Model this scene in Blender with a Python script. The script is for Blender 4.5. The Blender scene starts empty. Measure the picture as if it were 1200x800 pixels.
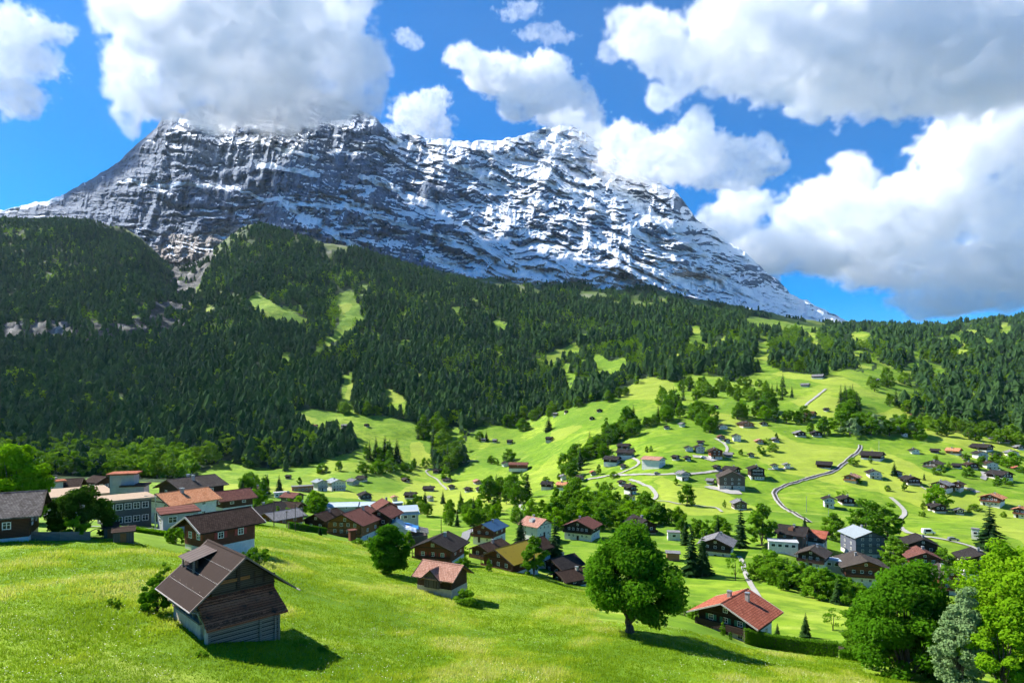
import bpy, bmesh, math, random
import numpy as np
from mathutils import Vector, Matrix
R = math.radians
rng = np.random.default_rng(7)
random.seed(7)
S = bpy.context.scene
COL = S.collection
F, CX, HZ = 700.0, 600.0, 470.0          # focal length, centre column and horizon row of the level camera

# ------------------------------------------------------------------ small helpers
def pt(px, py, Y):
    return Vector(((px-CX)/F*Y, Y, (HZ-py)/F*Y))

def _hash(ix, iy, iz, seed):
    h = (ix*374761393 + iy*668265263 + iz*2147483647 + seed*974634777) & 0xffffffff
    h = ((h ^ (h >> 13))*1274126177) & 0xffffffff
    h = ((h ^ (h >> 16))*2246822519) & 0xffffffff
    return ((h ^ (h >> 15)) & 0xffffff)/float(0xffffff)

def vnoise(x, y, z=None, seed=0):
    """smooth value noise, -1..1"""
    x = np.asarray(x, float); y = np.asarray(y, float)
    z = np.zeros_like(x) if z is None else np.asarray(z, float)
    x0 = np.floor(x); y0 = np.floor(y); z0 = np.floor(z)
    fx, fy, fz = x-x0, y-y0, z-z0
    ux, uy, uz = [t*t*t*(t*(t*6-15)+10) for t in (fx, fy, fz)]
    xi, yi, zi = x0.astype(np.int64), y0.astype(np.int64), z0.astype(np.int64)
    r = 0
    for a in (0, 1):
        wx = ux if a else 1-ux
        for b in (0, 1):
            wy = uy if b else 1-uy
            for c in (0, 1):
                wz = uz if c else 1-uz
                r = r + wx*wy*wz*_hash(xi+a, yi+b, zi+c, seed)
    return r*2-1

def fbm(x, y, z=None, octaves=4, lac=2.03, gain=0.5, seed=0, ridged=False):
    a, s, n = 1.0, 0, 0
    x = np.asarray(x, float); y = np.asarray(y, float)
    for o in range(octaves):
        v = vnoise(x, y, z, seed+o*17)
        if ridged: v = 1-2*np.abs(v)
        s = s+a*v; n += a
        a *= gain; x = x*lac+13.7; y = y*lac+7.1
        if z is not None: z = z*lac+3.3
    return s/n

def pchip(xs, ys, x):
    xs = np.asarray(xs, float); ys = np.asarray(ys, float)
    x = np.clip(x, xs[0], xs[-1])
    h = np.diff(xs); d = np.diff(ys)/h
    m = np.zeros_like(ys)
    for i in range(1, len(xs)-1):
        if d[i-1]*d[i] > 0:
            w1, w2 = 2*h[i]+h[i-1], h[i]+2*h[i-1]
            m[i] = (w1+w2)/(w1/d[i-1]+w2/d[i])
    m[0], m[-1] = d[0], d[-1]
    k = np.clip(np.searchsorted(xs, x)-1, 0, len(h)-1)
    t = (x-xs[k])/h[k]
    return ((2*t**3-3*t**2+1)*ys[k] + (t**3-2*t**2+t)*h[k]*m[k] + (-2*t**3+3*t**2)*ys[k+1] + (t**3-t**2)*h[k]*m[k+1])

def smooth(a, b, x):
    t = np.clip((x-a)/(b-a), 0, 1)
    return t*t*(3-2*t)

def tag(o, label=None, cat=None, group=None, kind=None):
    if label: o['label'] = label
    if cat: o['category'] = cat
    if group: o['group'] = group
    if kind: o['kind'] = kind
    return o

def mesh_np(name, verts, faces, mats, attrs=None, smooth_shade=False, midx=None):
    """faces: (n,3) or (n,4) int array; attrs: {name: per-vertex float array}"""
    verts = np.ascontiguousarray(verts, dtype=np.float32); faces = np.ascontiguousarray(faces, dtype=np.int32)
    me = bpy.data.meshes.new(name)
    n, k = faces.shape
    me.vertices.add(len(verts)); me.vertices.foreach_set('co', verts.ravel())
    me.loops.add(n*k); me.loops.foreach_set('vertex_index', faces.ravel())
    me.polygons.add(n)
    me.polygons.foreach_set('loop_start', np.arange(0, n*k, k, dtype=np.int32))
    try: me.polygons.foreach_set('loop_total', np.full(n, k, dtype=np.int32))
    except Exception: pass
    for m in (mats if isinstance(mats, (list, tuple)) else [mats]): me.materials.append(m)
    if midx is not None: me.polygons.foreach_set('material_index', np.ascontiguousarray(midx, dtype=np.int32))
    me.polygons.foreach_set('use_smooth', np.full(n, bool(smooth_shade)))
    for an, av in (attrs or {}).items():
        a = me.attributes.new(an, 'FLOAT', 'POINT')
        a.data.foreach_set('value', np.ascontiguousarray(av, dtype=np.float32).ravel())
    me.update(calc_edges=True)
    return me

def link(name, me, parent=None, loc=None):
    o = bpy.data.objects.new(name, me); COL.objects.link(o)
    if parent is not None: o.parent = parent
    if loc is not None: o.location = loc
    return o

def empty(name, loc, rz=0.0):
    o = bpy.data.objects.new(name, None); COL.objects.link(o)
    o.location = loc; o.rotation_euler = (0, 0, rz); o.empty_display_size = 0.5
    return o

def grid_faces(nr, nc):
    i = np.arange(nr-1)[:, None]*nc + np.arange(nc-1)[None, :]
    i = i.ravel()
    return np.stack([i, i+1, i+nc+1, i+nc], 1)

# ------------------------------------------------------------------ node helpers
def new_mat(name):
    m = bpy.data.materials.new(name); m.use_nodes = True
    nt = m.node_tree; nt.nodes.clear()
    return m, nt

class NT:
    def __init__(s, nt): s.nt = nt
    def n(s, typ, **kw):
        nd = s.nt.nodes.new(typ)
        for k, v in kw.items():
            if k == 'ins':
                for kk, vv in v.items(): s.put(nd.inputs[kk], vv)
            else: setattr(nd, k, v)
        return nd
    def put(s, sock, v):
        if isinstance(v, bpy.types.NodeSocket): s.nt.links.new(v, sock)
        elif isinstance(v, bpy.types.Node): s.nt.links.new(v.outputs[0], sock)
        else:
            try: sock.default_value = v
            except Exception: sock.default_value = (*v, 1.0)
    def math(s, op, a, b=None, c=None, clamp=False):
        nd = s.nt.nodes.new('ShaderNodeMath'); nd.operation = op; nd.use_clamp = clamp
        s.put(nd.inputs[0], a)
        if b is not None: s.put(nd.inputs[1], b)
        if c is not None: s.put(nd.inputs[2], c)
        return nd.outputs[0]
    def vmath(s, op, a, b=None, out=0):
        nd = s.nt.nodes.new('ShaderNodeVectorMath'); nd.operation = op
        s.put(nd.inputs[0], a)
        if b is not None: s.put(nd.inputs[1], b)
        return nd.outputs['Value'] if op in ('LENGTH', 'DOT_PRODUCT', 'DISTANCE') else nd.outputs[0]
    def mix(s, fac, a, b, blend='MIX'):
        nd = s.nt.nodes.new('ShaderNodeMix'); nd.data_type = 'RGBA'; nd.blend_type = blend
        s.put(nd.inputs[0], fac); s.put(nd.inputs[6], a); s.put(nd.inputs[7], b)
        return nd.outputs[2]
    def ramp(s, fac, stops, interp='LINEAR'):
        nd = s.nt.nodes.new('ShaderNodeValToRGB'); nd.color_ramp.interpolation = interp
        e = nd.color_ramp.elements
        while len(e) < len(stops): e.new(0.5)
        for el, (p, c) in zip(e, stops):
            el.position = p; el.color = (*c, 1) if len(c) == 3 else c
        s.put(nd.inputs[0], fac)
        return nd.outputs[0]
    def rng(s, v, a, b, c=0.0, d=1.0, typ='SMOOTHSTEP'):
        nd = s.nt.nodes.new('ShaderNodeMapRange'); nd.interpolation_type = typ
        for i, x in enumerate((v, a, b, c, d)): s.put(nd.inputs[i], x)
        return nd.outputs[0]
    def noise(s, vec, scale, detail=4, rough=0.5, dist=0.0, out='Fac'):
        nd = s.nt.nodes.new('ShaderNodeTexNoise')
        s.put(nd.inputs['Vector'], vec)
        nd.inputs['Scale'].default_value = scale; nd.inputs['Detail'].default_value = detail
        nd.inputs['Roughness'].default_value = rough; nd.inputs['Distortion'].default_value = dist
        return nd.outputs[out]
    def attr(s, name, out='Fac'):
        nd = s.nt.nodes.new('ShaderNodeAttribute'); nd.attribute_name = name
        return nd.outputs[out]
    def mapping(s, vec, scale=(1, 1, 1), rot=(0, 0, 0), loc=(0, 0, 0)):
        nd = s.nt.nodes.new('ShaderNodeMapping')
        s.put(nd.inputs['Vector'], vec)
        nd.inputs['Scale'].default_value = scale; nd.inputs['Rotation'].default_value = rot; nd.inputs['Location'].default_value = loc
        return nd.outputs[0]
    def out(s, surf=None, vol=None):
        o = s.nt.nodes.new('ShaderNodeOutputMaterial')
        if surf is not None: s.put(o.inputs['Surface'], surf)
        if vol is not None: s.put(o.inputs['Volume'], vol)
    def bsdf(s, col, rough=0.8, spec=0.3, normal=None, metal=0.0):
        b = s.nt.nodes.new('ShaderNodeBsdfPrincipled')
        s.put(b.inputs['Base Color'], col); s.put(b.inputs['Roughness'], rough)
        s.put(b.inputs['Specular IOR Level'], spec); s.put(b.inputs['Metallic'], metal)
        if normal is not None: s.put(b.inputs['Normal'], normal)
        return b.outputs[0]
    def bump(s, h, strength=0.3, dist=0.1):
        b = s.nt.nodes.new('ShaderNodeBump')
        b.inputs['Strength'].default_value = strength; b.inputs['Distance'].default_value = dist
        s.put(b.inputs['Height'], h)
        return b.outputs[0]
    def pos(s):
        return s.nt.nodes.new('ShaderNodeNewGeometry').outputs['Position']
    def obj(s):
        return s.nt.nodes.new('ShaderNodeTexCoord').outputs['Object']

# ------------------------------------------------------------------ camera, sun, sky
cam_d = bpy.data.cameras.new('camera'); cam = bpy.data.objects.new('camera', cam_d); COL.objects.link(cam)
cam.location = (0, 0, 0); cam.rotation_euler = (R(90), 0, 0)
cam_d.sensor_width = 36.0; cam_d.lens = 36.0*F/1200.0; cam_d.shift_y = (HZ-400.0)/1200.0
cam_d.clip_start = 1.0; cam_d.clip_end = 60000.0
S.camera = cam

SUN_EL = 44.0
SUN_AZ = -64.0            # degrees clockwise from the view direction (+Y): behind the scene, to the side
sd = Vector((math.sin(R(SUN_AZ))*math.cos(R(SUN_EL)), math.cos(R(SUN_AZ))*math.cos(R(SUN_EL)), math.sin(R(SUN_EL))))
sun_d = bpy.data.lights.new('sun', 'SUN'); sun = bpy.data.objects.new('sun', sun_d); COL.objects.link(sun)
sun_d.energy = 5.0; sun_d.angle = R(0.5); sun_d.color = (1.0, 0.955, 0.88)
sun.rotation_euler = (-sd).to_track_quat('-Z', 'Y').to_euler(); sun.location = (0, 0, 300)

W = bpy.data.worlds.new('World'); S.world = W; W.use_nodes = True
wn = W.node_tree; wn.nodes.clear(); w = NT(wn)
sky = w.n('ShaderNodeTexSky', sky_type='NISHITA')
sky.sun_disc = False; sky.sun_elevation = R(SUN_EL); sky.sun_rotation = R(SUN_AZ)
sky.altitude = 2600; sky.air_density = 0.85; sky.dust_density = 0.2; sky.ozone_density = 5.0
hs = w.n('ShaderNodeHueSaturation'); hs.inputs['Hue'].default_value = 0.5; hs.inputs['Saturation'].default_value = 1.4; hs.inputs['Value'].default_value = 1.0
w.put(hs.inputs['Color'], sky)
bg = w.n('ShaderNodeBackground'); w.put(bg.inputs['Color'], hs); bg.inputs['Strength'].default_value = 0.10
wo = w.n('ShaderNodeOutputWorld'); w.put(wo.inputs['Surface'], bg)

S.view_settings.view_transform = 'Standard'
try: S.view_settings.look = 'None'
except Exception: pass
S.view_settings.exposure = 1.2; S.view_settings.gamma = 1.0; S.view_settings.use_curve_mapping = False
S.render.engine = 'CYCLES'
cy = S.cycles
cy.use_adaptive_sampling = True; cy.adaptive_threshold = 0.08; cy.adaptive_min_samples = 16
cy.use_denoising = True
try: cy.denoiser = 'OPENIMAGEDENOISE'; cy.denoising_input_passes = 'RGB_ALBEDO_NORMAL'
except Exception: pass
cy.max_bounces = 20; cy.diffuse_bounces = 2; cy.glossy_bounces = 2; cy.transmission_bounces = 4; cy.transparent_max_bounces = 8
cy.volume_bounces = 12
cy.volume_step_rate = 5.0; cy.volume_max_steps = 96
cy.sample_clamp_indirect = 6.0
# ------------------------------------------------------------------ terrain as a height field z(x, y)
TC = {
 -300: [(40,770),(75,655),(95,625),(130,612),(250,590),(450,560),(650,510),(900,440),(1200,390),(1700,305),(2100,274),(2400,270)],
 0: [(40,800),(60,692),(88,632),(110,616),(150,604),(250,586),(450,560),(600,546),(800,478),(1000,432),(1180,402),(1260,380),(1600,316),(2000,266),(2400,262)],
 150: [(43,800),(60,712),(88,641),(105,623),(120,617),(160,604),(250,588),(450,562),(600,548),(800,490),(1000,438),(1150,406),(1230,380),(1600,322),(2000,280),(2400,272)],
 210: [(45,800),(60,722),(94,646),(115,628),(140,616),(180,604),(250,590),(450,564),(600,550),(800,486),(1000,440),(1180,410),(1350,378),(1700,342),(2100,322),(2400,316)],
 300: [(47,800),(60,738),(98,652),(125,630),(150,617),(180,610),(250,598),(400,575),(560,562),(640,548),(720,510),(900,448),(1300,365),(1700,300),(1950,272),(2400,262)],
 400: [(49,800),(65,744),(100,678),(140,645),(165,632),(200,624),(260,606),(400,586),(500,573),(600,550),(700,520),(800,490),(950,455),(1300,380.9),(1700,319.4),(2000,295.1),(2400,286)],
 500: [(52,800),(75,742),(105,694),(140,664),(165,655),(200,640),(260,622),(400,597),(520,580),(620,562),(700,535),(800,500),(950,462),(1300,396.3),(1700,341.7),(2000,322.7),(2400,314)],
 600: [(55,800),(90,731),(120,694),(140,678),(165,670),(200,653),(240,634),(300,614),(420,585),(560,563),(640,543),(750,515),(870,490),(1100,440),(1500,376.7),(1900,342.9),(2400,332)],
 700: [(58,800),(90,738),(115,713),(135,700),(160,692),(200,665),(240,636),(280,618),(360,590),(440,566),(520,540),(640,500),(760,470),(900,450),(1100,425),(1500,379.0),(1900,349.3),(2400,340)],
 800: [(62,800),(90,748),(110,728),(130,718),(150,702),(190,675),(230,645),(280,618),(340,592),(400,566),(440,543),(500,520),(600,490),(750,460),(900,440),(1100,412),(1500,375.3),(1900,359.8),(2400,348)],
 900: [(66,800),(90,772),(102,762),(116,755),(130,738),(150,708),(190,675),(230,645),(280,615),(340,593),(400,566),(450,541),(520,515),(620,485),(760,455),(900,438),(1100,415),(1500,388.3),(2000,374.9),(2400,368)],
 1000: [(69,802),(85,785),(95,776),(107,768),(130,738),(150,716),(180,698),(210,688),(230,660),(280,622),(340,596),(400,566),(450,541),(520,515),(620,480),(760,452),(900,436),(1100,415),(1500,394.7),(2000,386.1),(2400,382)],
 1100: [(73,808),(85,798),(100,782),(130,747),(170,712),(200,698),(230,656),(280,622),(340,600),(400,567),(450,543),(500,524),(600,494),(700,478),(800,462),(950,442),(1200,415),(1600,393.8),(2000,385.6),(2400,383)],
 1200: [(76,822),(100,792),(130,752),(170,716),(200,702),(230,666),(280,628),(340,604),(400,572),(450,550),(500,530),(560,512),(650,495),(800,468),(950,445),(1200,415),(1600,392),(2000,381),(2400,377)],
 1500: [(80,830),(100,802),(130,760),(170,722),(200,705),(250,655),(340,606),(450,555),(560,518),(700,490),(950,445),(1200,412),(1600,385),(2000,372),(2400,368)],
}
LY = np.linspace(math.log(5.0), math.log(2400.0), 420)
PXG = np.arange(-300, 1501, 6.0)
def _table():
    cols = sorted(TC)
    V = []
    for c in cols:
        p = TC[c]
        ys = [a for a, b in p]; v = [(b-HZ)/F for a, b in p]
        z0 = v[0]*ys[0]; sl = (v[1]*ys[1]-z0)/(ys[1]-ys[0])
        near = [y for y in (5, 7, 10, 14, 20, 28) if y < ys[0]-6]
        v = [(z0+sl*0.7*(y-ys[0]))/y for y in near]+v; ys = near+ys
        V.append(pchip(np.log(ys), v, LY))
    V = np.array(V)
    return np.array([pchip(cols, V[:, j], PXG) for j in range(len(LY))]).T      # [px][logY]
VT = _table()
# soften the kinks between the columns and along the depth
for _ in range(3):
    VT[1:-1] = 0.25*VT[:-2]+0.5*VT[1:-1]+0.25*VT[2:]
def height(X, Y):
    X = np.asarray(X, float); Y = np.asarray(Y, float)
    px = np.clip(CX+F*X/Y, -299.9, 1499.9); l = np.clip(np.log(np.maximum(Y, 5.01)), LY[0], LY[-1]-1e-6)
    a = (px-PXG[0])/6.0; b = (l-LY[0])/(LY[1]-LY[0])
    i = a.astype(int); j = b.astype(int); fa, fb = a-i, b-j
    v = (VT[i, j]*(1-fa)+VT[i+1, j]*fa)*(1-fb)+(VT[i, j+1]*(1-fa)+VT[i+1, j+1]*fa)*fb
    z = -v*np.maximum(Y, 5.01)
    z = z + 0.28*fbm(X/9.0, Y/9.0, octaves=3, seed=3)*smooth(15, 40, Y)
    z = z + (0.0046*np.minimum(Y, 900))*fbm(X/55.0, Y/55.0, octaves=3, seed=5)*smooth(60, 240, Y)
    z = z + 0.75*fbm(X/21.0, Y/14.0, octaves=4, seed=6, ridged=True)*smooth(170, 320, Y)
    z = z + 11.0*fbm(X/150.0, Y/150.0, octaves=4, seed=9, ridged=True)*smooth(700, 1300, Y)
    z = z + 34*fbm(X/240.0, Y/240.0, octaves=3, seed=13)*smooth(1500, 2150, Y)
    # the rock step on the lower left forest: a near-vertical band
    return z
YQ = np.exp(np.linspace(math.log(14.0), math.log(2390.0), 900))
def ground(px, py, ymin=0.0):
    """first visible ground point under a pixel of the photograph"""
    X = (px-CX)/F*YQ
    row = HZ-height(X, YQ)/YQ*F
    k = np.nonzero((row <= py) & (YQ >= ymin))[0]
    if len(k) == 0: k = [len(YQ)-1]
    k = max(1, k[0]); y = YQ[k]
    if YQ[k-1] >= ymin and row[k-1] > py:
        t = (row[k-1]-py)/max(1e-6, row[k-1]-row[k]); y = YQ[k-1]+t*(YQ[k]-YQ[k-1])
    x = (px-CX)/F*y
    return Vector((x, y, float(height(x, y))))
def at(px, Y):
    x = (px-CX)/F*Y
    return Vector((x, Y, float(height(x, Y))))

# forest / grass / rock masks in image space, used for tree spread and the ground's cover
def inpoly(poly, px, py):
    c = np.zeros(np.shape(px), bool); n = len(poly)
    for i in range(n):
        x1, y1 = poly[i]; x2, y2 = poly[(i+1) % n]
        hit = ((y1 > py) != (y2 > py)) & (px < (x2-x1)*(py-y1)/(y2-y1+1e-9)+x1)
        c ^= hit
    return c
FOREST = [
 [(-300,240),(0,235),(60,238),(130,256),(165,285),(200,312),(205,345),(150,372),(170,398),(215,392),(232,348),(248,306),(285,272),(325,248),(352,240),(378,262),(386,322),(392,285),(415,255),(470,275),(560,300),(650,314),(700,330),(790,336),(880,345),(960,362),(1000,368),(1110,370),(1200,368),(1500,355),
  (1500,540),(1250,520),(1190,508),(1130,498),(1080,492),(1055,478),(1085,462),(1060,440),(1035,425),(1010,436),(985,432),(960,440),(900,432),(860,446),(830,438),(790,446),(755,440),(735,452),(700,470),(640,484),(600,498),(560,500),(540,520),(548,540),(520,556),(505,545),(500,520),(498,498),(470,490),(440,484),(418,484),(412,470),(400,484),(372,480),(345,480),(342,492),(362,502),(412,510),(415,528),(372,540),(330,550),(290,545),(262,540),(215,562),(160,572),(60,572),(-300,590)],
]
HOLES = [
 [(290,352),(303,345),(330,360),(360,374),(356,382),(330,376),(308,370),(292,362)],            # alp clearing
 [(392,345),(412,338),(424,372),(400,398),(372,418),(360,420),(385,395),(398,370)],             # bright scrub strip
 [(402,440),(416,434),(416,460),(408,484),(392,478)], [(448,452),(470,462),(482,478),(480,486),(452,480)],
 [(640,416),(672,404),(682,410),(660,425),(640,432)], [(640,424),(690,402),(676,400),(650,410)], [(575,374),(588,376),(593,398),(580,398)],
 [(1010,432),(1045,428),(1070,452),(1085,470),(1060,478),(1035,464),(1012,452)], [(700,428),(735,420),(735,432),(712,440)],
 [(1060,412),(1078,410),(1080,420),(1062,420)],
 [(820,352),(850,362),(846,370),(815,362)], [(870,372),(930,374),(990,380),(975,386),(900,386),(868,380)],
 [(198,318),(228,302),(250,296),(228,326),(214,350),(202,340)], [(0,382),(60,378),(120,376),(150,380),(172,394),(120,398),(60,396),(0,398)],
 [(498,500),(540,500),(545,520),(520,540),(500,540)],
]
SPARSE = [[(196,312),(232,296),(262,270),(300,262),(240,330),(224,352),(217,392),(172,400),(120,404),(0,404),(0,376),(60,374),(150,374),(203,345)]]
def forest_mask(px, py):
    m = np.zeros(np.shape(px), bool)
    for p in FOREST: m |= inpoly(p, px, py)
    for p in HOLES: m &= ~inpoly(p, px, py)
    gap = fbm(px/19, py/8, octaves=4, seed=151)
    edge_ = np.interp(px, [340, 460, 600, 800, 1000], [285, 305, 345, 362, 384])
    m &= ~((gap > 0.10) & (px > 340) & (px < 1010) & (py < edge_))
    m &= ~((gap > np.where(px > 760, 0.19, 0.29)) & (px > 600) & (py > 375) & (py < 500)) & ~((gap > 0.42) & (px <= 600) & (py > 330))
    return m

def build_terrain():
    pxs = np.arange(-300, 1501, 3.0)
    # rows: dense where the picture needs them
    ys = np.concatenate([np.exp(np.linspace(math.log(5), math.log(30), 14, endpoint=False)), np.exp(np.linspace(math.log(30), math.log(120), 130, endpoint=False)),
                         np.exp(np.linspace(math.log(120), math.log(700), 210, endpoint=False)), np.exp(np.linspace(math.log(700), math.log(2390), 260))])
    PX, Y = np.meshgrid(pxs, ys)
    X = (PX-CX)/F*Y
    Z = height(X, Y)
    PY = HZ-Z/Y*F
    # wood floor mask, blurred by the grid spacing
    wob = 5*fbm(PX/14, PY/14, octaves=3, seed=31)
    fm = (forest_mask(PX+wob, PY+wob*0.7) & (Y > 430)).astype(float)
    rock = np.zeros_like(fm)
    for p in ([(196,312),(232,296),(256,290),(236,330),(222,352),(215,390),(172,398),(120,402),(60,400),(0,402),(-200,402),(-200,380),(0,380),(60,377),(150,377),(203,345)],):
        rock = np.maximum(rock, (inpoly(p, PX+wob, PY+wob) & (Y > 900)).astype(float))
    Z = Z + rock*(15*fbm(X/32, Y/32, Z/26, octaves=5, gain=0.6, seed=121, ridged=True)-4)
    Y2 = Y + rock*10*fbm(X/24, Y/24, Z/20, octaves=4, gain=0.6, seed=131, ridged=True)
    X = X*(Y2/Y); Y = Y2
    return PX, Y, X, Z, PY, fm, rock
# ------------------------------------------------------------------ ground materials
def mat_meadow():
    m, nt = new_mat('meadow_grass'); t = NT(nt); p = t.pos()
    near = t.noise(p, 1.6, 5, 0.6); mid = t.noise(p, 0.16, 4, 0.55); big = t.noise(p, 0.018, 4, 0.55, 0.6)
    streak = t.noise(t.mapping(p, (0.05, 0.16, 0.16), (0, 0, 0.35)), 1.0, 5, 0.6, 0.8)
    c = t.ramp(big, [(0.30, (0.090, 0.192, 0.008)), (0.5, (0.165, 0.278, 0.012)), (0.70, (0.265, 0.355, 0.028))])
    c = t.mix(t.math('MULTIPLY', t.rng(mid, 0.42, 0.62), 0.65), c, (0.080, 0.165, 0.008))
    c = t.mix(t.math('MULTIPLY', t.rng(streak, 0.52, 0.72), 0.6), c, (0.38, 0.43, 0.070))
    c = t.mix(t.math('MULTIPLY', t.rng(near, 0.52, 0.75), 0.4), c, (0.065, 0.150, 0.006))
    vo = t.n('ShaderNodeTexVoronoi'); vo.feature = 'F1'; vo.inputs['Scale'].default_value = 1.0; vo.inputs['Randomness'].default_value = 1.0
    wob = t.vmath('MULTIPLY', t.vmath('SUBTRACT', t.n('ShaderNodeTexNoise', ins={'Vector': p, 'Scale': 0.02, 'Detail': 3.0}).outputs['Color'], (0.5, 0.5, 0.5)), (40.0, 40.0, 0.0))
    t.put(vo.inputs['Vector'], t.mapping(t.vmath('MULTIPLY', t.vmath('ADD', p, wob), (1.0, 1.0, 0.0)), (0.016, 0.009, 1.0), (0, 0, 0.5)))
    sp = t.n('ShaderNodeSeparateColor'); t.put(sp.inputs[0], vo.outputs['Color'])
    farm = t.rng(t.vmath('DOT_PRODUCT', p, (0.0, 1.0, 0.0)), 150.0, 260.0)
    c = t.mix(t.math('MULTIPLY', t.math('MULTIPLY', t.rng(sp.outputs[0], 0.55, 0.8), farm), 0.5), c, (0.090, 0.190, 0.009))
    c = t.mix(t.math('MULTIPLY', t.math('MULTIPLY', t.rng(sp.outputs[1], 0.60, 0.8), farm), 0.5), c, (0.36, 0.40, 0.055))
    wv = t.n('ShaderNodeTexWave', wave_type='BANDS', bands_direction='Y'); t.put(wv.inputs['Vector'], t.mapping(p, (1, 1, 0), (0, 0, 0.3))); wv.inputs['Scale'].default_value = 0.09; wv.inputs['Distortion'].default_value = 3.0; wv.inputs['Detail'].default_value = 3
    c = t.mix(t.math('MULTIPLY', t.math('MULTIPLY', t.rng(sp.outputs[2], 0.5, 0.6), t.rng(wv.outputs['Fac'], 0.3, 0.7)), t.math('MULTIPLY', farm, 0.22)), c, (0.075, 0.155, 0.008))
    fl = t.noise(p, 5.0, 2, 0.6)
    c = t.mix(t.math('MULTIPLY', t.rng(fl, 0.66, 0.72), t.math('MULTIPLY', t.rng(streak, 0.45, 0.6), 0.55)), c, (0.55, 0.56, 0.34))
    sepp = t.n('ShaderNodeSeparateXYZ'); t.put(sepp.inputs[0], p)
    alp = t.math('MULTIPLY', t.rng(sepp.outputs[1], 1250.0, 1700.0), t.rng(sepp.outputs[2], 150.0, 420.0))
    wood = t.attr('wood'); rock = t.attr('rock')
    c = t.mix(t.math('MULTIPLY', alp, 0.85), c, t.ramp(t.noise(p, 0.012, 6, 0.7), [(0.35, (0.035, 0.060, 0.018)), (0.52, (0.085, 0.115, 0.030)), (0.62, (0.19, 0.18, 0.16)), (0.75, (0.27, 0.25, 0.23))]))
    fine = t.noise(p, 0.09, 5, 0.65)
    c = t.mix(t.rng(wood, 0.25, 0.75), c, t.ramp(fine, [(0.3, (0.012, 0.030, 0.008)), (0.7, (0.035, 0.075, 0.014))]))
    crag = t.noise(t.mapping(p, (0.030, 0.012, 0.012)), 1.0, 8, 0.72)
    c = t.mix(t.rng(rock, 0.3, 0.7), c, t.ramp(crag, [(0.38, (0.030, 0.042, 0.026)), (0.47, (0.055, 0.060, 0.055)), (0.56, (0.15, 0.145, 0.14)), (0.66, (0.36, 0.35, 0.33))]))
    b = t.bump(near, 0.55, 0.25)
    t.out(t.bsdf(c, 0.9, 0.15, b))
    return m
M_MEADOW = mat_meadow()

def make_ground():
    PX, Y, X, Z, PY, fm, rock = build_terrain()
    # the rock band: push the ground back above it and pull it in below, so that it stands as a low cliff
    v = np.stack([X, Y, Z], -1).reshape(-1, 3)
    nr, nc = X.shape
    # a skirt behind the camera so that the sheet goes on under it
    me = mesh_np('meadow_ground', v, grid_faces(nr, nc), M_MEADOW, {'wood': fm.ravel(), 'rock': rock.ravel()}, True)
    global ZMIN
    ZMIN = float(Z.min())
    o = link('ground', me); tag(o, 'green meadow slope rolling down to the valley and up to the forest', None, None, 'structure')
    return o
make_ground()

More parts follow.
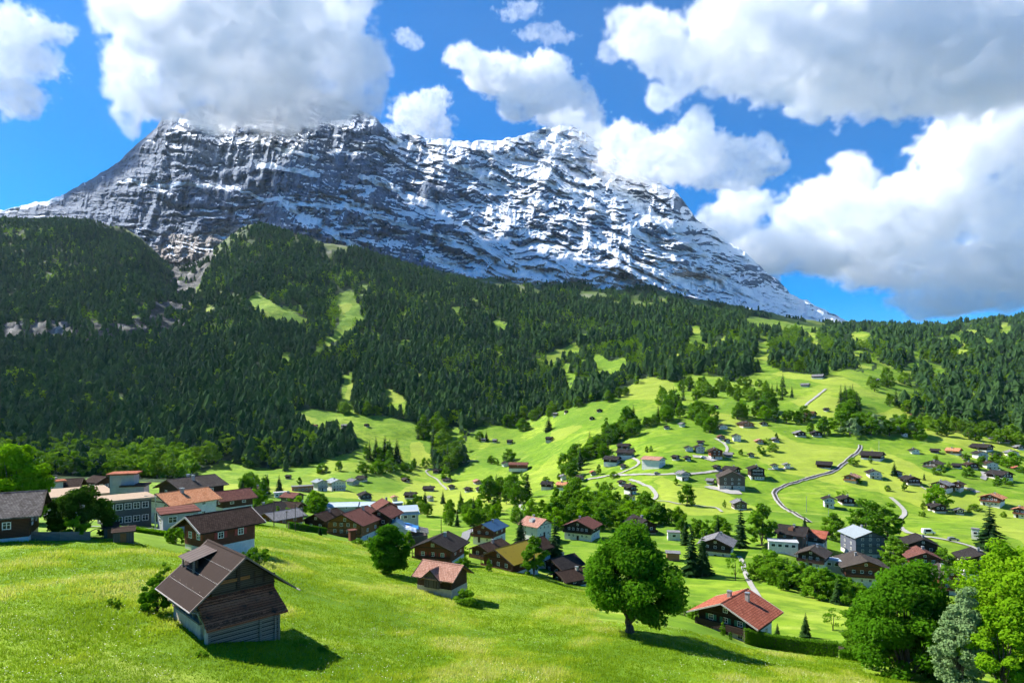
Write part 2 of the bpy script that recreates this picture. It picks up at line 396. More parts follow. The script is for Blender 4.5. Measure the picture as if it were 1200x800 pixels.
# ------------------------------------------------------------------ the mountain
SKY_L = [(-320,300),(-200,282),(-60,262),(0,247),(30,240),(55,236),(80,225),(110,208),(135,193),(150,178),(160,168),(172,160),(183,150),(190,136),(202,131),(214,133),(240,124),(300,112),(360,104),(400,114),(440,138),(456,153),(480,158),(505,162),(540,165),(575,166),(600,161),(625,154),(640,149),(662,147),(685,156),(705,172),(735,196),(760,208),(790,224),(803,238),(815,256),(832,266),(850,283),(866,290),(885,306),(900,321),(915,330),(926,344),(945,352),(965,363),(985,373),(1003,379),(1020,386),(1060,400),(1150,420)]
BASE_L = [(-320,330),(0,300),(150,318),(200,352),(240,350),(290,330),(360,312),(400,318),(470,342),(600,366),(760,386),(900,404),(1000,412),(1150,440)]
def make_mountain():
    s = np.arange(-320, 1120, 1.25); nr = 250
    t = np.linspace(0, 1, nr)
    top = np.interp(s, *zip(*SKY_L)); bot = np.interp(s, *zip(*BASE_L))
    top = top + 2.6*fbm(s/7.0, s*0, octaves=4, seed=41)
    bot = np.maximum(bot, top+12)
    PX = np.repeat(s[None, :], nr, 0); T = np.repeat(t[:, None], len(s), 1)
    PY = bot[None, :]*(1-T)+top[None, :]*T
    g = np.interp(PX, [-320, 150, 300, 450, 600, 760, 1120], [-20, 10, 26, 52, 108, 172, 330])
    q = PY-g + 24*fbm(PX/85, PY/55, octaves=5, seed=51)
    q2 = PY-0.6*g + 14*fbm(PX/40, PY/28, octaves=5, seed=57)
    base = 2250+1750*T**0.95
    amp = smooth(-0.35, 0.5, fbm(PX/55, PY/30, octaves=4, seed=61))
    amp2 = smooth(-0.3, 0.5, fbm(PX/28, PY/18, octaves=4, seed=63))
    gully_w = 1-0.7*smooth(420, 560, PX)
    steps = 115*fbm(q/17.0, PX/75, octaves=3, seed=52, ridged=True)*(0.35+amp) + 62*fbm(q2/7.5, PX/30, octaves=3, seed=53, ridged=True)*(0.3+amp2) + 20*fbm(q2/3.0, PX/12, octaves=2, seed=54, ridged=True)
    butt = -210*fbm(PX/95, PY/120, octaves=6, gain=0.55, seed=71, ridged=True)
    gully = -105*gully_w*fbm((PX+0.22*PY)/15, PY/48, octaves=5, gain=0.55, seed=77, ridged=True)
    rough = 24*fbm(PX/6, PY/5, octaves=4, gain=0.6, seed=83)
    # the big pillar beside the summit and the broad shoulder below it
    pill = -170*np.exp(-((PX-190)/42)**2-((PY-170)/45)**2) - 120*np.exp(-((PX-470)/60)**2-((PY-250)/60)**2) - 120*np.exp(-((PX-790)/40)**2-((PY-270)/45)**2)
    edge = smooth(0, 0.05, 1-T)
    D = base+(steps+butt+gully+rough)*(0.35+0.65*edge)+pill
    X = (PX-CX)/F*D; Z = (HZ-PY)/F*D
    v = np.stack([X, D, Z], -1)
    # slope of the finished face, for where snow can lie
    dv = np.gradient(v, axis=0); du = np.gradient(v, axis=1)
    n = np.cross(du, dv); n /= np.linalg.norm(n, axis=-1, keepdims=True)+1e-9
    flat = n[..., 2]*np.sign(n[..., 2].mean())
    # snow cover by place, as the photograph has it
    def spot(x, y, rx, ry): return np.exp(-((PX-x)/rx)**2-((PY-y)/ry)**2)
    cov = -0.34+0*PX
    cov += 0.58*smooth(430, 620, PX) + 0.26*spot(640, 185, 150, 50) + 0.16*spot(870, 325, 110, 50)
    cov += 0.34*spot(285, 158, 110, 22) - 0.22*spot(300, 205, 170, 16) - 0.3*spot(100, 250, 120, 55)
    cov += 0.24*spot(500, 290, 130, 45) + 0.18*spot(400, 245, 70, 40) + 0.15*spot(620, 300, 90, 25) - 0.16*spot(560, 235, 60, 25)
    cov -= 0.8*smooth(0.30, 0.03, T)+0.16*spot(560, 275, 190, 40)
    cov -= 0.40*spot(905, 325, 22, 18) + 0.12*spot(790, 240, 40, 30)
    led = np.interp(PX, [140, 200, 270, 300, 340, 390, 440], [214, 217, 219, 232, 238, 244, 240]) + 4.5*fbm(PX/14, PX*0, octaves=4, seed=91)
    band = smooth(3.8, 0.8, np.abs(PY-led))*smooth(120, 160, PX)*smooth(460, 420, PX)
    nz = 0.30*fbm(q/5.0, PX/30, octaves=4, seed=95) + 0.52*fbm((PX+0.4*PY)/30, (PY-0.3*PX)/13, octaves=6, gain=0.6, seed=97)
    u_, v_ = PX*0.91+PY*0.41, PY*0.91-PX*0.41
    diag = fbm(u_/34, v_/7.5, octaves=5, gain=0.58, seed=99)
    sn = cov + 0.42*np.clip((flat-0.60)/0.25, -1.3, 1.3) + 0.85*nz + 0.50*diag*smooth(380, 540, PX)
    sn = np.maximum(sn, 1.0*band-0.45+0.5*nz)
    # couloirs and snow ramps
    wx, wy = PX+7*fbm(PX/16, PY/12, octaves=4, seed=141), PY+5*fbm(PX/14, PY/10, octaves=4, seed=143)
    for wd, pl in ((4, [(200,138),(250,149),(300,164),(372,187)]), (3, [(235,132),(285,146),(330,158)]), (6, [(462,166),(520,186),(575,212),(640,243)]), (7, [(555,172),(620,200),(690,238),(765,285)]),
                   (7, [(640,152),(690,192),(745,238),(830,302)]), (4, [(400,240),(470,262),(540,288),(605,320)]), (8, [(835,325),(890,350),(940,366),(1000,380)]), (5, [(500,300),(530,312),(566,322)]),
                   (6, [(585,322),(612,316),(645,326)]), (4, [(330,238),(372,262),(420,292)]), (5, [(660,262),(720,296),(800,338)]), (5, [(420,206),(470,226),(520,246)]), (4, [(300,190),(340,200),(372,206)])):
        dm = np.full(PX.shape, 1e9)
        for (x1, y1), (x2, y2) in zip(pl, pl[1:]):
            tt_ = np.clip(((wx-x1)*(x2-x1)+(wy-y1)*(y2-y1))/((x2-x1)**2+(y2-y1)**2), 0, 1)
            dm = np.minimum(dm, np.hypot(wx-x1-tt_*(x2-x1), wy-y1-tt_*(y2-y1)))
        sn = np.maximum(sn, 0.9*smooth(wd, wd*0.25, dm)-0.35+0.35*nz)
    sn = np.where((PX < 75) & (T > 0.93), 0.6, sn)
    scree = smooth(0.2, 0.6, spot(225, 305, 40, 26)*1.6+spot(300, 285, 60, 14)*1.3+spot(690, 325, 160, 22)+0.45*fbm(PX/20, PY/14, octaves=4, seed=103))
    turf = smooth(0.35, 0.7, smooth(0.30, 0.0, T)*1.0+0.5*fbm(PX/18, PY/10, octaves=4, seed=107)-1.0*spot(230, 310, 60, 40)-0.45*smooth(380, 470, PX)*smooth(0.05, 0.2, T))
    # material
    m, nt = new_mat('mountain_rock_and_snow'); tt = NT(nt); p = tt.pos()
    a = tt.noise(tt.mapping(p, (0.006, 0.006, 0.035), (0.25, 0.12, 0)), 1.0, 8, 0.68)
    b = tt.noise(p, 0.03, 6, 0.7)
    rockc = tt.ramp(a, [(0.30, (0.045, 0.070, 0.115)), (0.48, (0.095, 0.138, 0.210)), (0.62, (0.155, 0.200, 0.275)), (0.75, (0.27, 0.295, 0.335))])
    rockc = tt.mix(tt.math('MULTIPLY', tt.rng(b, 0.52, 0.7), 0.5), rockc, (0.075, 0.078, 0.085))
    rockc = tt.mix(tt.rng(tt.attr('scree'), 0.3, 0.8), rockc, tt.ramp(b, [(0.35, (0.16, 0.14, 0.125)), (0.65, (0.33, 0.285, 0.25))]))
    rockc = tt.mix(tt.rng(tt.math('ADD', tt.attr('turf'), tt.math('MULTIPLY', tt.math('SUBTRACT', b, 0.5), 0.8)), 0.4, 0.6), rockc, tt.ramp(a, [(0.35, (0.045, 0.075, 0.020)), (0.65, (0.11, 0.15, 0.035))]))
    sm = tt.math('ADD', tt.attr('snow'), tt.math('MULTIPLY', tt.math('SUBTRACT', tt.noise(p, 0.03, 6, 0.72), 0.5), 0.45))
    sf = tt.rng(sm, 0.02, 0.10)
    c = tt.mix(sf, rockc, (0.86, 0.88, 0.91))
    bm = tt.bump(tt.math('ADD', a, b), 0.9, 14.0)
    tt.out(tt.bsdf(c, 0.85, 0.2, bm))
    me = mesh_np('mountain', v.reshape(-1, 3), grid_faces(nr, len(s))[:, ::1], m, {'snow': sn.ravel(), 'scree': scree.ravel(), 'turf': turf.ravel()}, False)
    global MT
    MT = (v, T, PX, PY, turf)
    o = link('mountain', me); tag(o, 'huge grey rock face streaked with snow, its summit lost in cloud', 'mountain', None, 'structure')
make_mountain()

def make_far_hill():
    s = np.arange(930, 1450, 4.0); t = np.linspace(0, 1, 14)
    top = np.interp(s, [930, 1000, 1060, 1100, 1140, 1170, 1200, 1300, 1700], [392, 386, 383.5, 381.5, 379, 376, 373, 366, 350])+0.8*fbm(s/9, s*0, octaves=3, seed=5)
    PX, T = np.meshgrid(s, t)
    PY = 410*(1-T)+top[None, :]*T; D = 3000+900*T
    v = np.stack([(PX-CX)/F*D, D, (HZ-PY)/F*D], -1).reshape(-1, 3)
    m, nt = new_mat('far_wooded_hill'); tt = NT(nt); p = tt.pos()
    c = tt.ramp(tt.noise(p, 0.02, 6, 0.7), [(0.35, (0.02, 0.045, 0.022)), (0.6, (0.045, 0.085, 0.025)), (0.75, (0.10, 0.16, 0.04))])
    tt.out(tt.bsdf(c, 0.95, 0.1))
    tag(link('far_hills', mesh_np('far_hills', v, grid_faces(len(t), len(s)), m, None, True)), 'low dark wooded ridge at the valley end under the big cloud', None, None, 'structure')
make_far_hill()
# ------------------------------------------------------------------ foliage
def mat_leaf(name, c0, c1, trans=0.35, attr=True, tcol=None):
    m, nt = new_mat(name); t = NT(nt)
    r = t.attr('tint') if attr else t.n('ShaderNodeObjectInfo').outputs['Random']
    leaf = t.attr('leaf')
    f = t.math('ADD', t.math('MULTIPLY', r, 0.65), t.math('MULTIPLY', leaf, 0.35))
    c = t.mix(f, c0, c1)
    d = t.n('ShaderNodeBsdfDiffuse'); t.put(d.inputs['Color'], c)
    tr = t.n('ShaderNodeBsdfTranslucent'); t.put(tr.inputs['Color'], t.mix(1.0, c, tcol or (1.25, 1.25, 0.7), 'MULTIPLY'))
    mx = t.n('ShaderNodeMixShader'); mx.inputs[0].default_value = trans; t.put(mx.inputs[1], d); t.put(mx.inputs[2], tr)
    t.out(mx.outputs[0]); return m
M_NEEDLE_F = mat_leaf('spruce_needles_forest', (0.019, 0.052, 0.020), (0.064, 0.125, 0.034), 0.22)
M_BROAD_F = mat_leaf('broadleaf_forest', (0.060, 0.145, 0.010), (0.190, 0.330, 0.020), 0.40)
M_NEEDLE = mat_leaf('spruce_needles', (0.012, 0.036, 0.010), (0.036, 0.080, 0.018), 0.2, False)
M_BROAD = mat_leaf('broad_leaves', (0.055, 0.155, 0.008), (0.160, 0.315, 0.016), 0.44, False)
M_BRIGHT = mat_leaf('fresh_bright_leaves', (0.115, 0.270, 0.006), (0.215, 0.390, 0.012), 0.45, False)
M_SILVER = mat_leaf('silver_willow_leaves', (0.15, 0.25, 0.085), (0.26, 0.37, 0.165), 0.25, False, (1.1, 1.1, 0.9))
M_MAPLE = mat_leaf('deep_green_leaves', (0.045, 0.150, 0.006), (0.105, 0.250, 0.010), 0.42, False)
M_SHADY = mat_leaf('dark_glossy_leaves', (0.020, 0.060, 0.006), (0.075, 0.165, 0.010), 0.36, False)
def mat_bark():
    m, nt = new_mat('bark'); t = NT(nt); p = t.obj()
    n = t.noise(t.mapping(p, (6, 6, 1.2)), 1.0, 5, 0.65)
    t.out(t.bsdf(t.ramp(n, [(0.35, (0.045, 0.035, 0.026)), (0.65, (0.14, 0.115, 0.09))]), 0.9, 0.15, t.bump(n, 0.6, 0.05)))
    return m
M_BARK = mat_bark()

def tube_np(path, radii, sides=6):
    """tapered tube along a path: verts, quads"""
    path = [Vector(p) for p in path]; V = []; Q = []
    for i, p in enumerate(path):
        d = (path[min(i+1, len(path)-1)]-path[max(i-1, 0)]).normalized()
        a = d.cross(Vector((0.31, 0.95, 0.07))).normalized(); b = d.cross(a)
        for k in range(sides):
            an = 2*math.pi*k/sides
            V.append(p+(a*math.cos(an)+b*math.sin(an))*radii[i])
    for i in range(len(path)-1):
        for k in range(sides):
            k2 = (k+1) % sides
            Q.append((i*sides+k, i*sides+k2, (i+1)*sides+k2, (i+1)*sides+k))
    return np.array([tuple(v) for v in V]), np.array(Q)

def join_np(parts):
    V, Fc, off = [], [], 0
    for v, f in parts:
        V.append(v); Fc.append(np.asarray(f)+off); off += len(v)
    return np.concatenate(V), np.concatenate(Fc)

def leaf_quads(c, nrm, size, r, fold=0.25):
    """diamond leaves at points c facing nrm"""
    n = len(c)
    a = r.normal(size=(n, 3)); a -= nrm*(a*nrm).sum(1)[:, None]; a /= np.linalg.norm(a, axis=1)[:, None]+1e-9
    b = np.cross(nrm, a)
    s = (size*r.uniform(0.6, 1.35, n))[:, None]
    v = np.stack([c-a*s, c-b*s*0.62-nrm*s*fold, c+a*s, c+b*s*0.62-nrm*s*fold], 1).reshape(-1, 3)
    f = np.arange(n*4).reshape(n, 4)
    return v, f

def unit(n, r):
    v = r.normal(size=(n, 3)); return v/np.linalg.norm(v, axis=1)[:, None]

def broad_crown(r, H, Rc, z0, nclump, nleaf, lsize, lean=0.0, shape=1.0, open_=0.0, amp=0.34):
    """leaf clumps spread through an uneven envelope; returns leaf verts, quads, per-vertex leaf value and the clump centres"""
    cz = z0+(H-z0)*0.50; hz = (H-z0)*0.52
    u = unit(nclump*3, r)
    u = u[u[:, 2] > -0.75][:nclump]
    rad = r.uniform(0.45, 1.0, len(u))**0.6
    k = 1+amp*vnoise(u[:, 0]*1.7+r.uniform(0, 50), u[:, 1]*1.7, u[:, 2]*1.7)
    prof = 1.0-0.38*np.clip(u[:, 2], 0, 1)**1.5*shape
    C = np.stack([u[:, 0]*Rc*prof, u[:, 1]*Rc*prof, u[:, 2]*hz], 1)*(rad*k)[:, None]
    C[:, 2] += cz; C[:, 0] += lean*(C[:, 2]-z0)
    cr = Rc*r.uniform(0.15, 0.36, len(u))*(1-0.3*open_)
    per = np.maximum(3, (nleaf*cr**2/np.sum(cr**2)).astype(int))
    idx = np.repeat(np.arange(len(u)), per)
    d = unit(len(idx), r)
    pos = C[idx]+d*(cr[idx]*r.uniform(0.55, 1.05, len(idx)))[:, None]*np.array([1, 1, 0.72])
    nr = d*0.75+unit(len(idx), r)*0.65+np.array([0, 0, 0.35]); nr /= np.linalg.norm(nr, axis=1)[:, None]
    v, f = leaf_quads(pos, nr, lsize, r)
    cl = r.uniform(0, 1, len(u))[idx]*0.6+r.uniform(0, 1, len(idx))*0.4
    return v, f, np.repeat(cl, 4), C

def broad_trunk(r, H, Rc, z0, C, tr, nlimb=9):
    parts = []
    top = z0+(H-z0)*0.62
    pth = [(0, 0, -0.6), (0, 0, 0.1), (0.02*H*r.uniform(-1, 1), 0.02*H*r.uniform(-1, 1), z0*0.7), (0.03*H*r.uniform(-1, 1), 0.03*H*r.uniform(-1, 1), z0+(top-z0)*0.5), (0.03*H*r.uniform(-1, 1), 0, top)]
    parts.append(tube_np(pth, [tr*1.5, tr*1.15, tr*0.9, tr*0.55, tr*0.18], 9))
    for i in r.permutation(len(C))[:nlimb]:
        c = C[i]; zz = min(z0*0.8+r.uniform(0, 0.35)*(H-z0), c[2]-0.3)
        s = Vector((0, 0, max(z0*0.6, zz-0.15*H)))
        mid = (s*0.5+Vector(c)*0.5)+Vector((0, 0, 0.03*H))
        parts.append(tube_np([s, mid, Vector(c)], [tr*0.42, tr*0.24, tr*0.06], 5))
    return join_np(parts)

def tree_mesh_broad(name, seed, H, Rc, z0, nclump, nleaf, lsize, tr, mat, shape=1.0, open_=0.0, lean=0.0, amp=0.22):
    """one mesh (trunk and crown) for the far trees"""
    r = np.random.default_rng(seed)
    v, f, lf, C = broad_crown(r, H, Rc, z0, nclump, nleaf, lsize, lean, shape, open_, amp)
    tv, tf = broad_trunk(r, H, Rc, max(z0, 0.5), C, tr, 5)
    V, Fc = join_np([(tv, tf), (v, f)])
    return mesh_np(name, V, Fc, [M_BARK, mat], {'leaf': np.concatenate([np.zeros(len(tv)), lf])}, False, np.concatenate([np.zeros(len(tf), int), np.ones(len(f), int)]))

def spruce_crown(r, H, Rb, z0, tiers, per, narrow=1.0, ragged=0.25):
    """drooping fronds in whorls"""
    V, Q, L, n = [], [], [], 0
    for i in range(tiers):
        u = i/(tiers-1)
        z = z0+(H-z0)*u**0.92
        rad = Rb*((1-u)**0.85)*narrow*(1+r.uniform(-ragged, ragged)*(1-u))+0.12
        m = max(4, int(per*(0.45+0.55*(1-u))))
        for k in range(m):
            a = 2*math.pi*(k+r.uniform(-0.35, 0.35))/m+i*0.7
            rr = rad*r.uniform(0.72, 1.12); dr = rr*r.uniform(0.28, 0.55)*(1-0.4*u)
            w = rr*r.uniform(0.22, 0.34)+0.05
            ca, sa = math.cos(a), math.sin(a); px_, py_ = -sa, ca
            up = r.uniform(-0.05, 0.1)*rr
            pts = []
            for s_, wd, dz in ((0.02, 0.25, up), (0.5, 1.0, up*0.6-dr*0.35), (0.85, 0.62, -dr*0.85), (1.0, 0.08, -dr*0.9)):
                x, y = ca*rr*s_, sa*rr*s_
                hang = w*wd*0.45
                pts += [(x+px_*w*wd, y+py_*w*wd, z+dz-hang), (x, y, z+dz), (x-px_*w*wd, y-py_*w*wd, z+dz-hang)]
            V += pts
            for s_ in range(3):
                b = n+s_*3
                Q += [(b, b+1, b+4, b+3), (b+1, b+2, b+5, b+4)]
            L += [r.uniform(0, 1)]*12; n += 12
    V += [(0.05, 0, H-0.6), (-0.05, 0.03, H-0.6), (0, -0.05, H-0.6), (0, 0, H+0.5)]
    Q += [(n, n+1, n+3, n+3)] if False else []
    L += [0.5]*4
    return np.array(V), np.array(Q), np.array(L)

def tree_mesh_spruce(name, seed, H, Rb, z0, tiers, per, mat, narrow=1.0):
    r = np.random.default_rng(seed)
    v, q, lf = spruce_crown(r, H, Rb, z0, tiers, per, narrow)
    tv, tf = tube_np([(0, 0, -0.6), (0, 0, H*0.4), (0, 0, H*0.97)], [H*0.013, H*0.009, 0.03], 6)
    V, Fc = join_np([(tv, tf), (v, q)])
    return mesh_np(name, V, Fc, [M_BARK, mat], {'leaf': np.concatenate([np.zeros(len(tv)), lf])}, False, np.concatenate([np.zeros(len(tf), int), np.ones(len(q), int)]))

# ------------------------------------------------------------------ the far wood: one mass
def low_spruce(r, H, tiers=5, sides=8, wide=0.15):
    V, T = [], []
    for i in range(tiers):
        u = i/tiers
        zt = H*min(1.0, 0.80*u+0.06+0.34); zt = H if i == tiers-1 else zt; zb = H*(0.05+0.80*u)
        rad = H*wide*(1-u)**0.8*r.uniform(0.85, 1.15)+0.15
        n0 = len(V); V.append((r.uniform(-.1, .1), r.uniform(-.1, .1), zt))
        ph = r.uniform(0, 6)
        for k in range(sides):
            a = ph+2*math.pi*k/sides; q = rad*(1.15 if k % 2 else 0.72)*r.uniform(0.8, 1.2)
            V.append((math.cos(a)*q, math.sin(a)*q, zb-(0.04*H if k % 2 else -0.02*H)))
        for k in range(sides):
            T.append((n0, n0+1+k, n0+1+(k+1) % sides))
    return np.array(V), np.array(T)
def low_broad(r, H, n=46, ls=0.115):
    v, f, lf, C = broad_crown(r, H, H*0.34, H*0.0, 12, n, H*ls, amp=0.2)
    t = np.concatenate([f[:, [0, 1, 2]], f[:, [0, 2, 3]]])
    return v, t

def build_forest():
    r = np.random.default_rng(21)
    pts = []
    Y = 470.0
    while Y < 2330:
        sp = 5.9+Y*0.0027
        x0, x1 = (-340-CX)/F*Y, (1560-CX)/F*Y
        X = np.arange(x0, x1, sp); X = X+r.uniform(-0.48, 0.48, len(X))*sp
        yy = Y+r.uniform(-0.48, 0.48, len(X))*sp
        pts.append(np.stack([X, yy], 1)); Y += sp*0.95
    P = np.concatenate(pts)
    Z = height(P[:, 0], P[:, 1])
    px = CX+F*P[:, 0]/P[:, 1]; py = HZ-F*Z/P[:, 1]
    wob = 4*vnoise(px/9, py/9, seed=77)
    ok = forest_mask(px+wob, py+wob)
    ok |= inpoly(SPARSE[0], px, py) & (fbm(px/9, py/6, octaves=3, seed=141) > 0.12) & (P[:, 1] > 900)
    # thin out the shoulder of rock and the tree line
    dens = 0.95-0.55*smooth(0.1, 0.6, fbm(px/26, py/14, octaves=3, seed=81))*smooth(1100, 1600, P[:, 1])
    ok &= r.uniform(0, 1, len(px)) < dens
    # scattered trees beyond the edges of the wood
    P, Z, px, py = P[ok], Z[ok], px[ok], py[ok]
    # stragglers climbing onto the foot of the rock face
    mv, mT, mX, mY, mt = MT
    i = r.integers(0, mT.shape[0], 60000); j = r.integers(0, mT.shape[1], 60000)
    q = mv[i, j]; tt_ = mT[i, j]; nn = fbm(mX[i, j]/15, mY[i, j]/8, octaves=4, seed=201)
    k = (mX[i, j] > -40) & (mX[i, j] < 1010) & (nn > -0.25+tt_*3.4-0.25*smooth(560, 760, mX[i, j])) & (r.uniform(0, 1, 60000) < 0.55) & ~((mX[i, j] > 190) & (mX[i, j] < 270))
    P = np.concatenate([P, q[k][:, :2]]); Z = np.concatenate([Z, q[k][:, 2]]); px = np.concatenate([px, mX[i, j][k]]); py = np.concatenate([py, mY[i, j][k]])
    n = len(P)
    bl = 0.07+0.55*smooth(0.12, 0.5, fbm(px/22, py/12, octaves=3, seed=85))
    def spot(x, y, rx, ry): return np.exp(-((px-x)/rx)**2-((py-y)/ry)**2)
    bl = bl+0.9*spot(398, 375, 26, 45)+0.85*spot(150, 560, 130, 16)+0.8*spot(250, 555, 60, 14)+0.5*spot(1080, 450, 130, 50)+0.5*spot(820, 412, 170, 36)+0.3*spot(640, 440, 60, 30)+0.25*spot(980, 400, 120, 20)+0.3*spot(60, 300, 60, 30)+0.7*spot(520, 530, 30, 30)+0.5*spot(560, 430, 40, 20)
    isb = r.uniform(0, 1, n) < bl
    hgt = (13+14*r.beta(2.2, 1.8, n)+6*(r.uniform(0, 1, n) > 0.93))*(1-0.25*smooth(1700, 2300, P[:, 1]))*(0.9+0.25*vnoise(P[:, 0]/40, P[:, 1]/40, seed=3))
    hgt = np.where(isb, hgt*(0.66+0.34*smooth(505, 535, py)), hgt)
    protoS = [[low_spruce(r, 1.0, 7, 8, w_) for w_ in (0.095, 0.11, 0.125, 0.105, 0.14)], [low_spruce(r, 1.0, 5, 6, w_) for w_ in (0.115, 0.13, 0.15)]]
    protoB = [[low_broad(r, 1.0, 120, 0.085) for _ in range(4)], [low_broad(r, 1.0, 26) for _ in range(3)]]
    far = (P[:, 1] > 1150).astype(int)
    tint = np.clip(0.45+0.36*r.normal(size=n)+0.40*vnoise(P[:, 0]/120, P[:, 1]/120, seed=4), 0, 1)
    V, T, TI, MI, LF = [], [], [], [], []; off = 0
    for kind, protos in ((0, protoS), (1, protoB)):
        for lod in (0, 1):
            sel = np.nonzero((isb == bool(kind)) & (far == lod))[0]
            pr = protos[lod]
            for j, (pv, ptri) in enumerate(pr):
                s_ = sel[j::len(pr)]
                if len(s_) == 0: continue
                a = r.uniform(0, 2*math.pi, len(s_)); ca, sa = np.cos(a), np.sin(a)
                h = hgt[s_]; wd = h*r.uniform(0.85, 1.2, len(s_))
                x = (pv[None, :, 0]*ca[:, None]-pv[None, :, 1]*sa[:, None])*wd[:, None]+P[s_, 0][:, None]
                y = (pv[None, :, 0]*sa[:, None]+pv[None, :, 1]*ca[:, None])*wd[:, None]+P[s_, 1][:, None]
                z = pv[None, :, 2]*h[:, None]+Z[s_][:, None]-0.5
                V.append(np.stack([x, y, z], -1).reshape(-1, 3))
                T.append((ptri[None]+(np.arange(len(s_))*len(pv))[:, None, None]).reshape(-1, 3)+off)
                TI.append(np.repeat(tint[s_], len(pv))); LF.append(r.uniform(0, 1, len(s_)*len(pv)))
                MI.append(np.full(len(s_)*len(ptri), kind)); off += len(s_)*len(pv)
    V = np.concatenate(V); T = np.concatenate(T)
    print('forest trees', n, 'tris', len(T))
    me = mesh_np('forest', V, T, [M_NEEDLE_F, M_BROAD_F], {'tint': np.concatenate(TI), 'leaf': np.concatenate(LF)}, False, np.concatenate(MI))
    tag(link('forest', me), 'dense dark spruce forest with lighter broadleaf patches covering the mountain foot', None, None, 'stuff')
build_forest()
# ------------------------------------------------------------------ building materials
def mat_plain(name, c, rough=0.8, spec=0.3, var=0.15, scale=1.2, metal=0.0):
    m, nt = new_mat(name); t = NT(nt); p = t.obj()
    n = t.noise(p, scale, 5, 0.65)
    lo = tuple(x*(1-var) for x in c); hi = tuple(min(1, x*(1+var)) for x in c)
    rain = t.noise(t.mapping(p, (1.6, 1.6, 0.25)), 1.0, 4, 0.6)
    col = t.mix(t.math('MULTIPLY', t.rng(rain, 0.5, 0.72), var*1.6), t.ramp(n, [(0.3, lo), (0.7, hi)]), tuple(x*0.62 for x in c))
    t.out(t.bsdf(col, rough, spec, t.bump(n, 0.25, 0.03), metal)); return m
def mat_timber(name, c0, c1, vertical=False):
    m, nt = new_mat(name); t = NT(nt); p = t.obj()
    sc = (9, 9, 0.6) if vertical else (0.7, 0.7, 9)
    n = t.noise(t.mapping(p, sc), 1.0, 5, 0.6)
    wv = t.n('ShaderNodeTexWave', wave_type='BANDS', bands_direction='X' if vertical else 'Z'); t.put(wv.inputs['Vector'], p)
    wv.inputs['Scale'].default_value = 1.6; wv.inputs['Distortion'].default_value = 0.25; wv.inputs['Detail'].default_value = 1
    gap = t.rng(wv.outputs['Fac'], 0.06, 0.16)
    big = t.noise(p, 0.5, 4, 0.6)
    c = t.mix(t.math('ADD', t.math('MULTIPLY', n, 0.7), t.math('MULTIPLY', big, 0.3)), c0, c1)
    c = t.mix(gap, tuple(x*0.45 for x in c0), c)
    t.out(t.bsdf(c, 0.85, 0.2, t.bump(gap, 0.5, 0.04))); return m
def mat_tiles(name, c0, c1, moss=None, mossamt=0.0, row=3.4, rib=False):
    m, nt = new_mat(name); t = NT(nt); p = t.obj()
    sep = t.n('ShaderNodeSeparateXYZ'); t.put(sep.inputs[0], p)
    br = t.n('ShaderNodeTexBrick'); br.offset = 0.5
    cb = t.n('ShaderNodeCombineXYZ'); t.put(cb.inputs[0], sep.outputs[1]); t.put(cb.inputs[1], t.math('MULTIPLY', sep.outputs[2], 1.9))
    t.put(br.inputs['Vector'], cb); br.inputs['Scale'].default_value = 1.0
    br.inputs['Brick Width'].default_value = 0.34; br.inputs['Row Height'].default_value = 0.36; br.inputs['Mortar Size'].default_value = 0.03; br.inputs['Bias'].default_value = -0.1
    t.put(br.inputs['Color1'], c0); t.put(br.inputs['Color2'], c1); t.put(br.inputs['Mortar'], tuple(x*0.35 for x in c0))
    n = t.noise(p, 0.7, 5, 0.65); f = t.noise(p, 6.0, 3, 0.6)
    c = t.mix(t.math('MULTIPLY', t.rng(n, 0.45, 0.7), 0.45), br.outputs['Color'], tuple(x*0.55 for x in c0))
    c = t.mix(t.math('MULTIPLY', t.rng(f, 0.5, 0.75), 0.3), c, tuple(min(1, x*1.5) for x in c1))
    if moss:
        c = t.mix(t.rng(t.math('ADD', n, t.math('MULTIPLY', f, 0.25)), 0.78-mossamt*0.4, 0.92-mossamt*0.4), c, moss)
    t.out(t.bsdf(c, 0.92, 0.04, t.bump(br.outputs['Fac'], -0.4, 0.03))); return m
def mat_ribbed(name, c0, c1, axis='Y', scale=1.1, rough=0.5):
    m, nt = new_mat(name); t = NT(nt); p = t.obj()
    wv = t.n('ShaderNodeTexWave', wave_type='BANDS', bands_direction=axis); t.put(wv.inputs['Vector'], p)
    wv.inputs['Scale'].default_value = scale; wv.inputs['Distortion'].default_value = 0.0
    n = t.noise(p, 0.8, 5, 0.65)
    c = t.mix(n, c0, c1); c = t.mix(t.math('MULTIPLY', t.rng(wv.outputs['Fac'], 0.35, 0.0), 0.5), c, tuple(x*0.5 for x in c0))
    t.out(t.bsdf(c, max(rough, 0.6), 0.05, t.bump(wv.outputs['Fac'], 0.5, 0.05))); return m

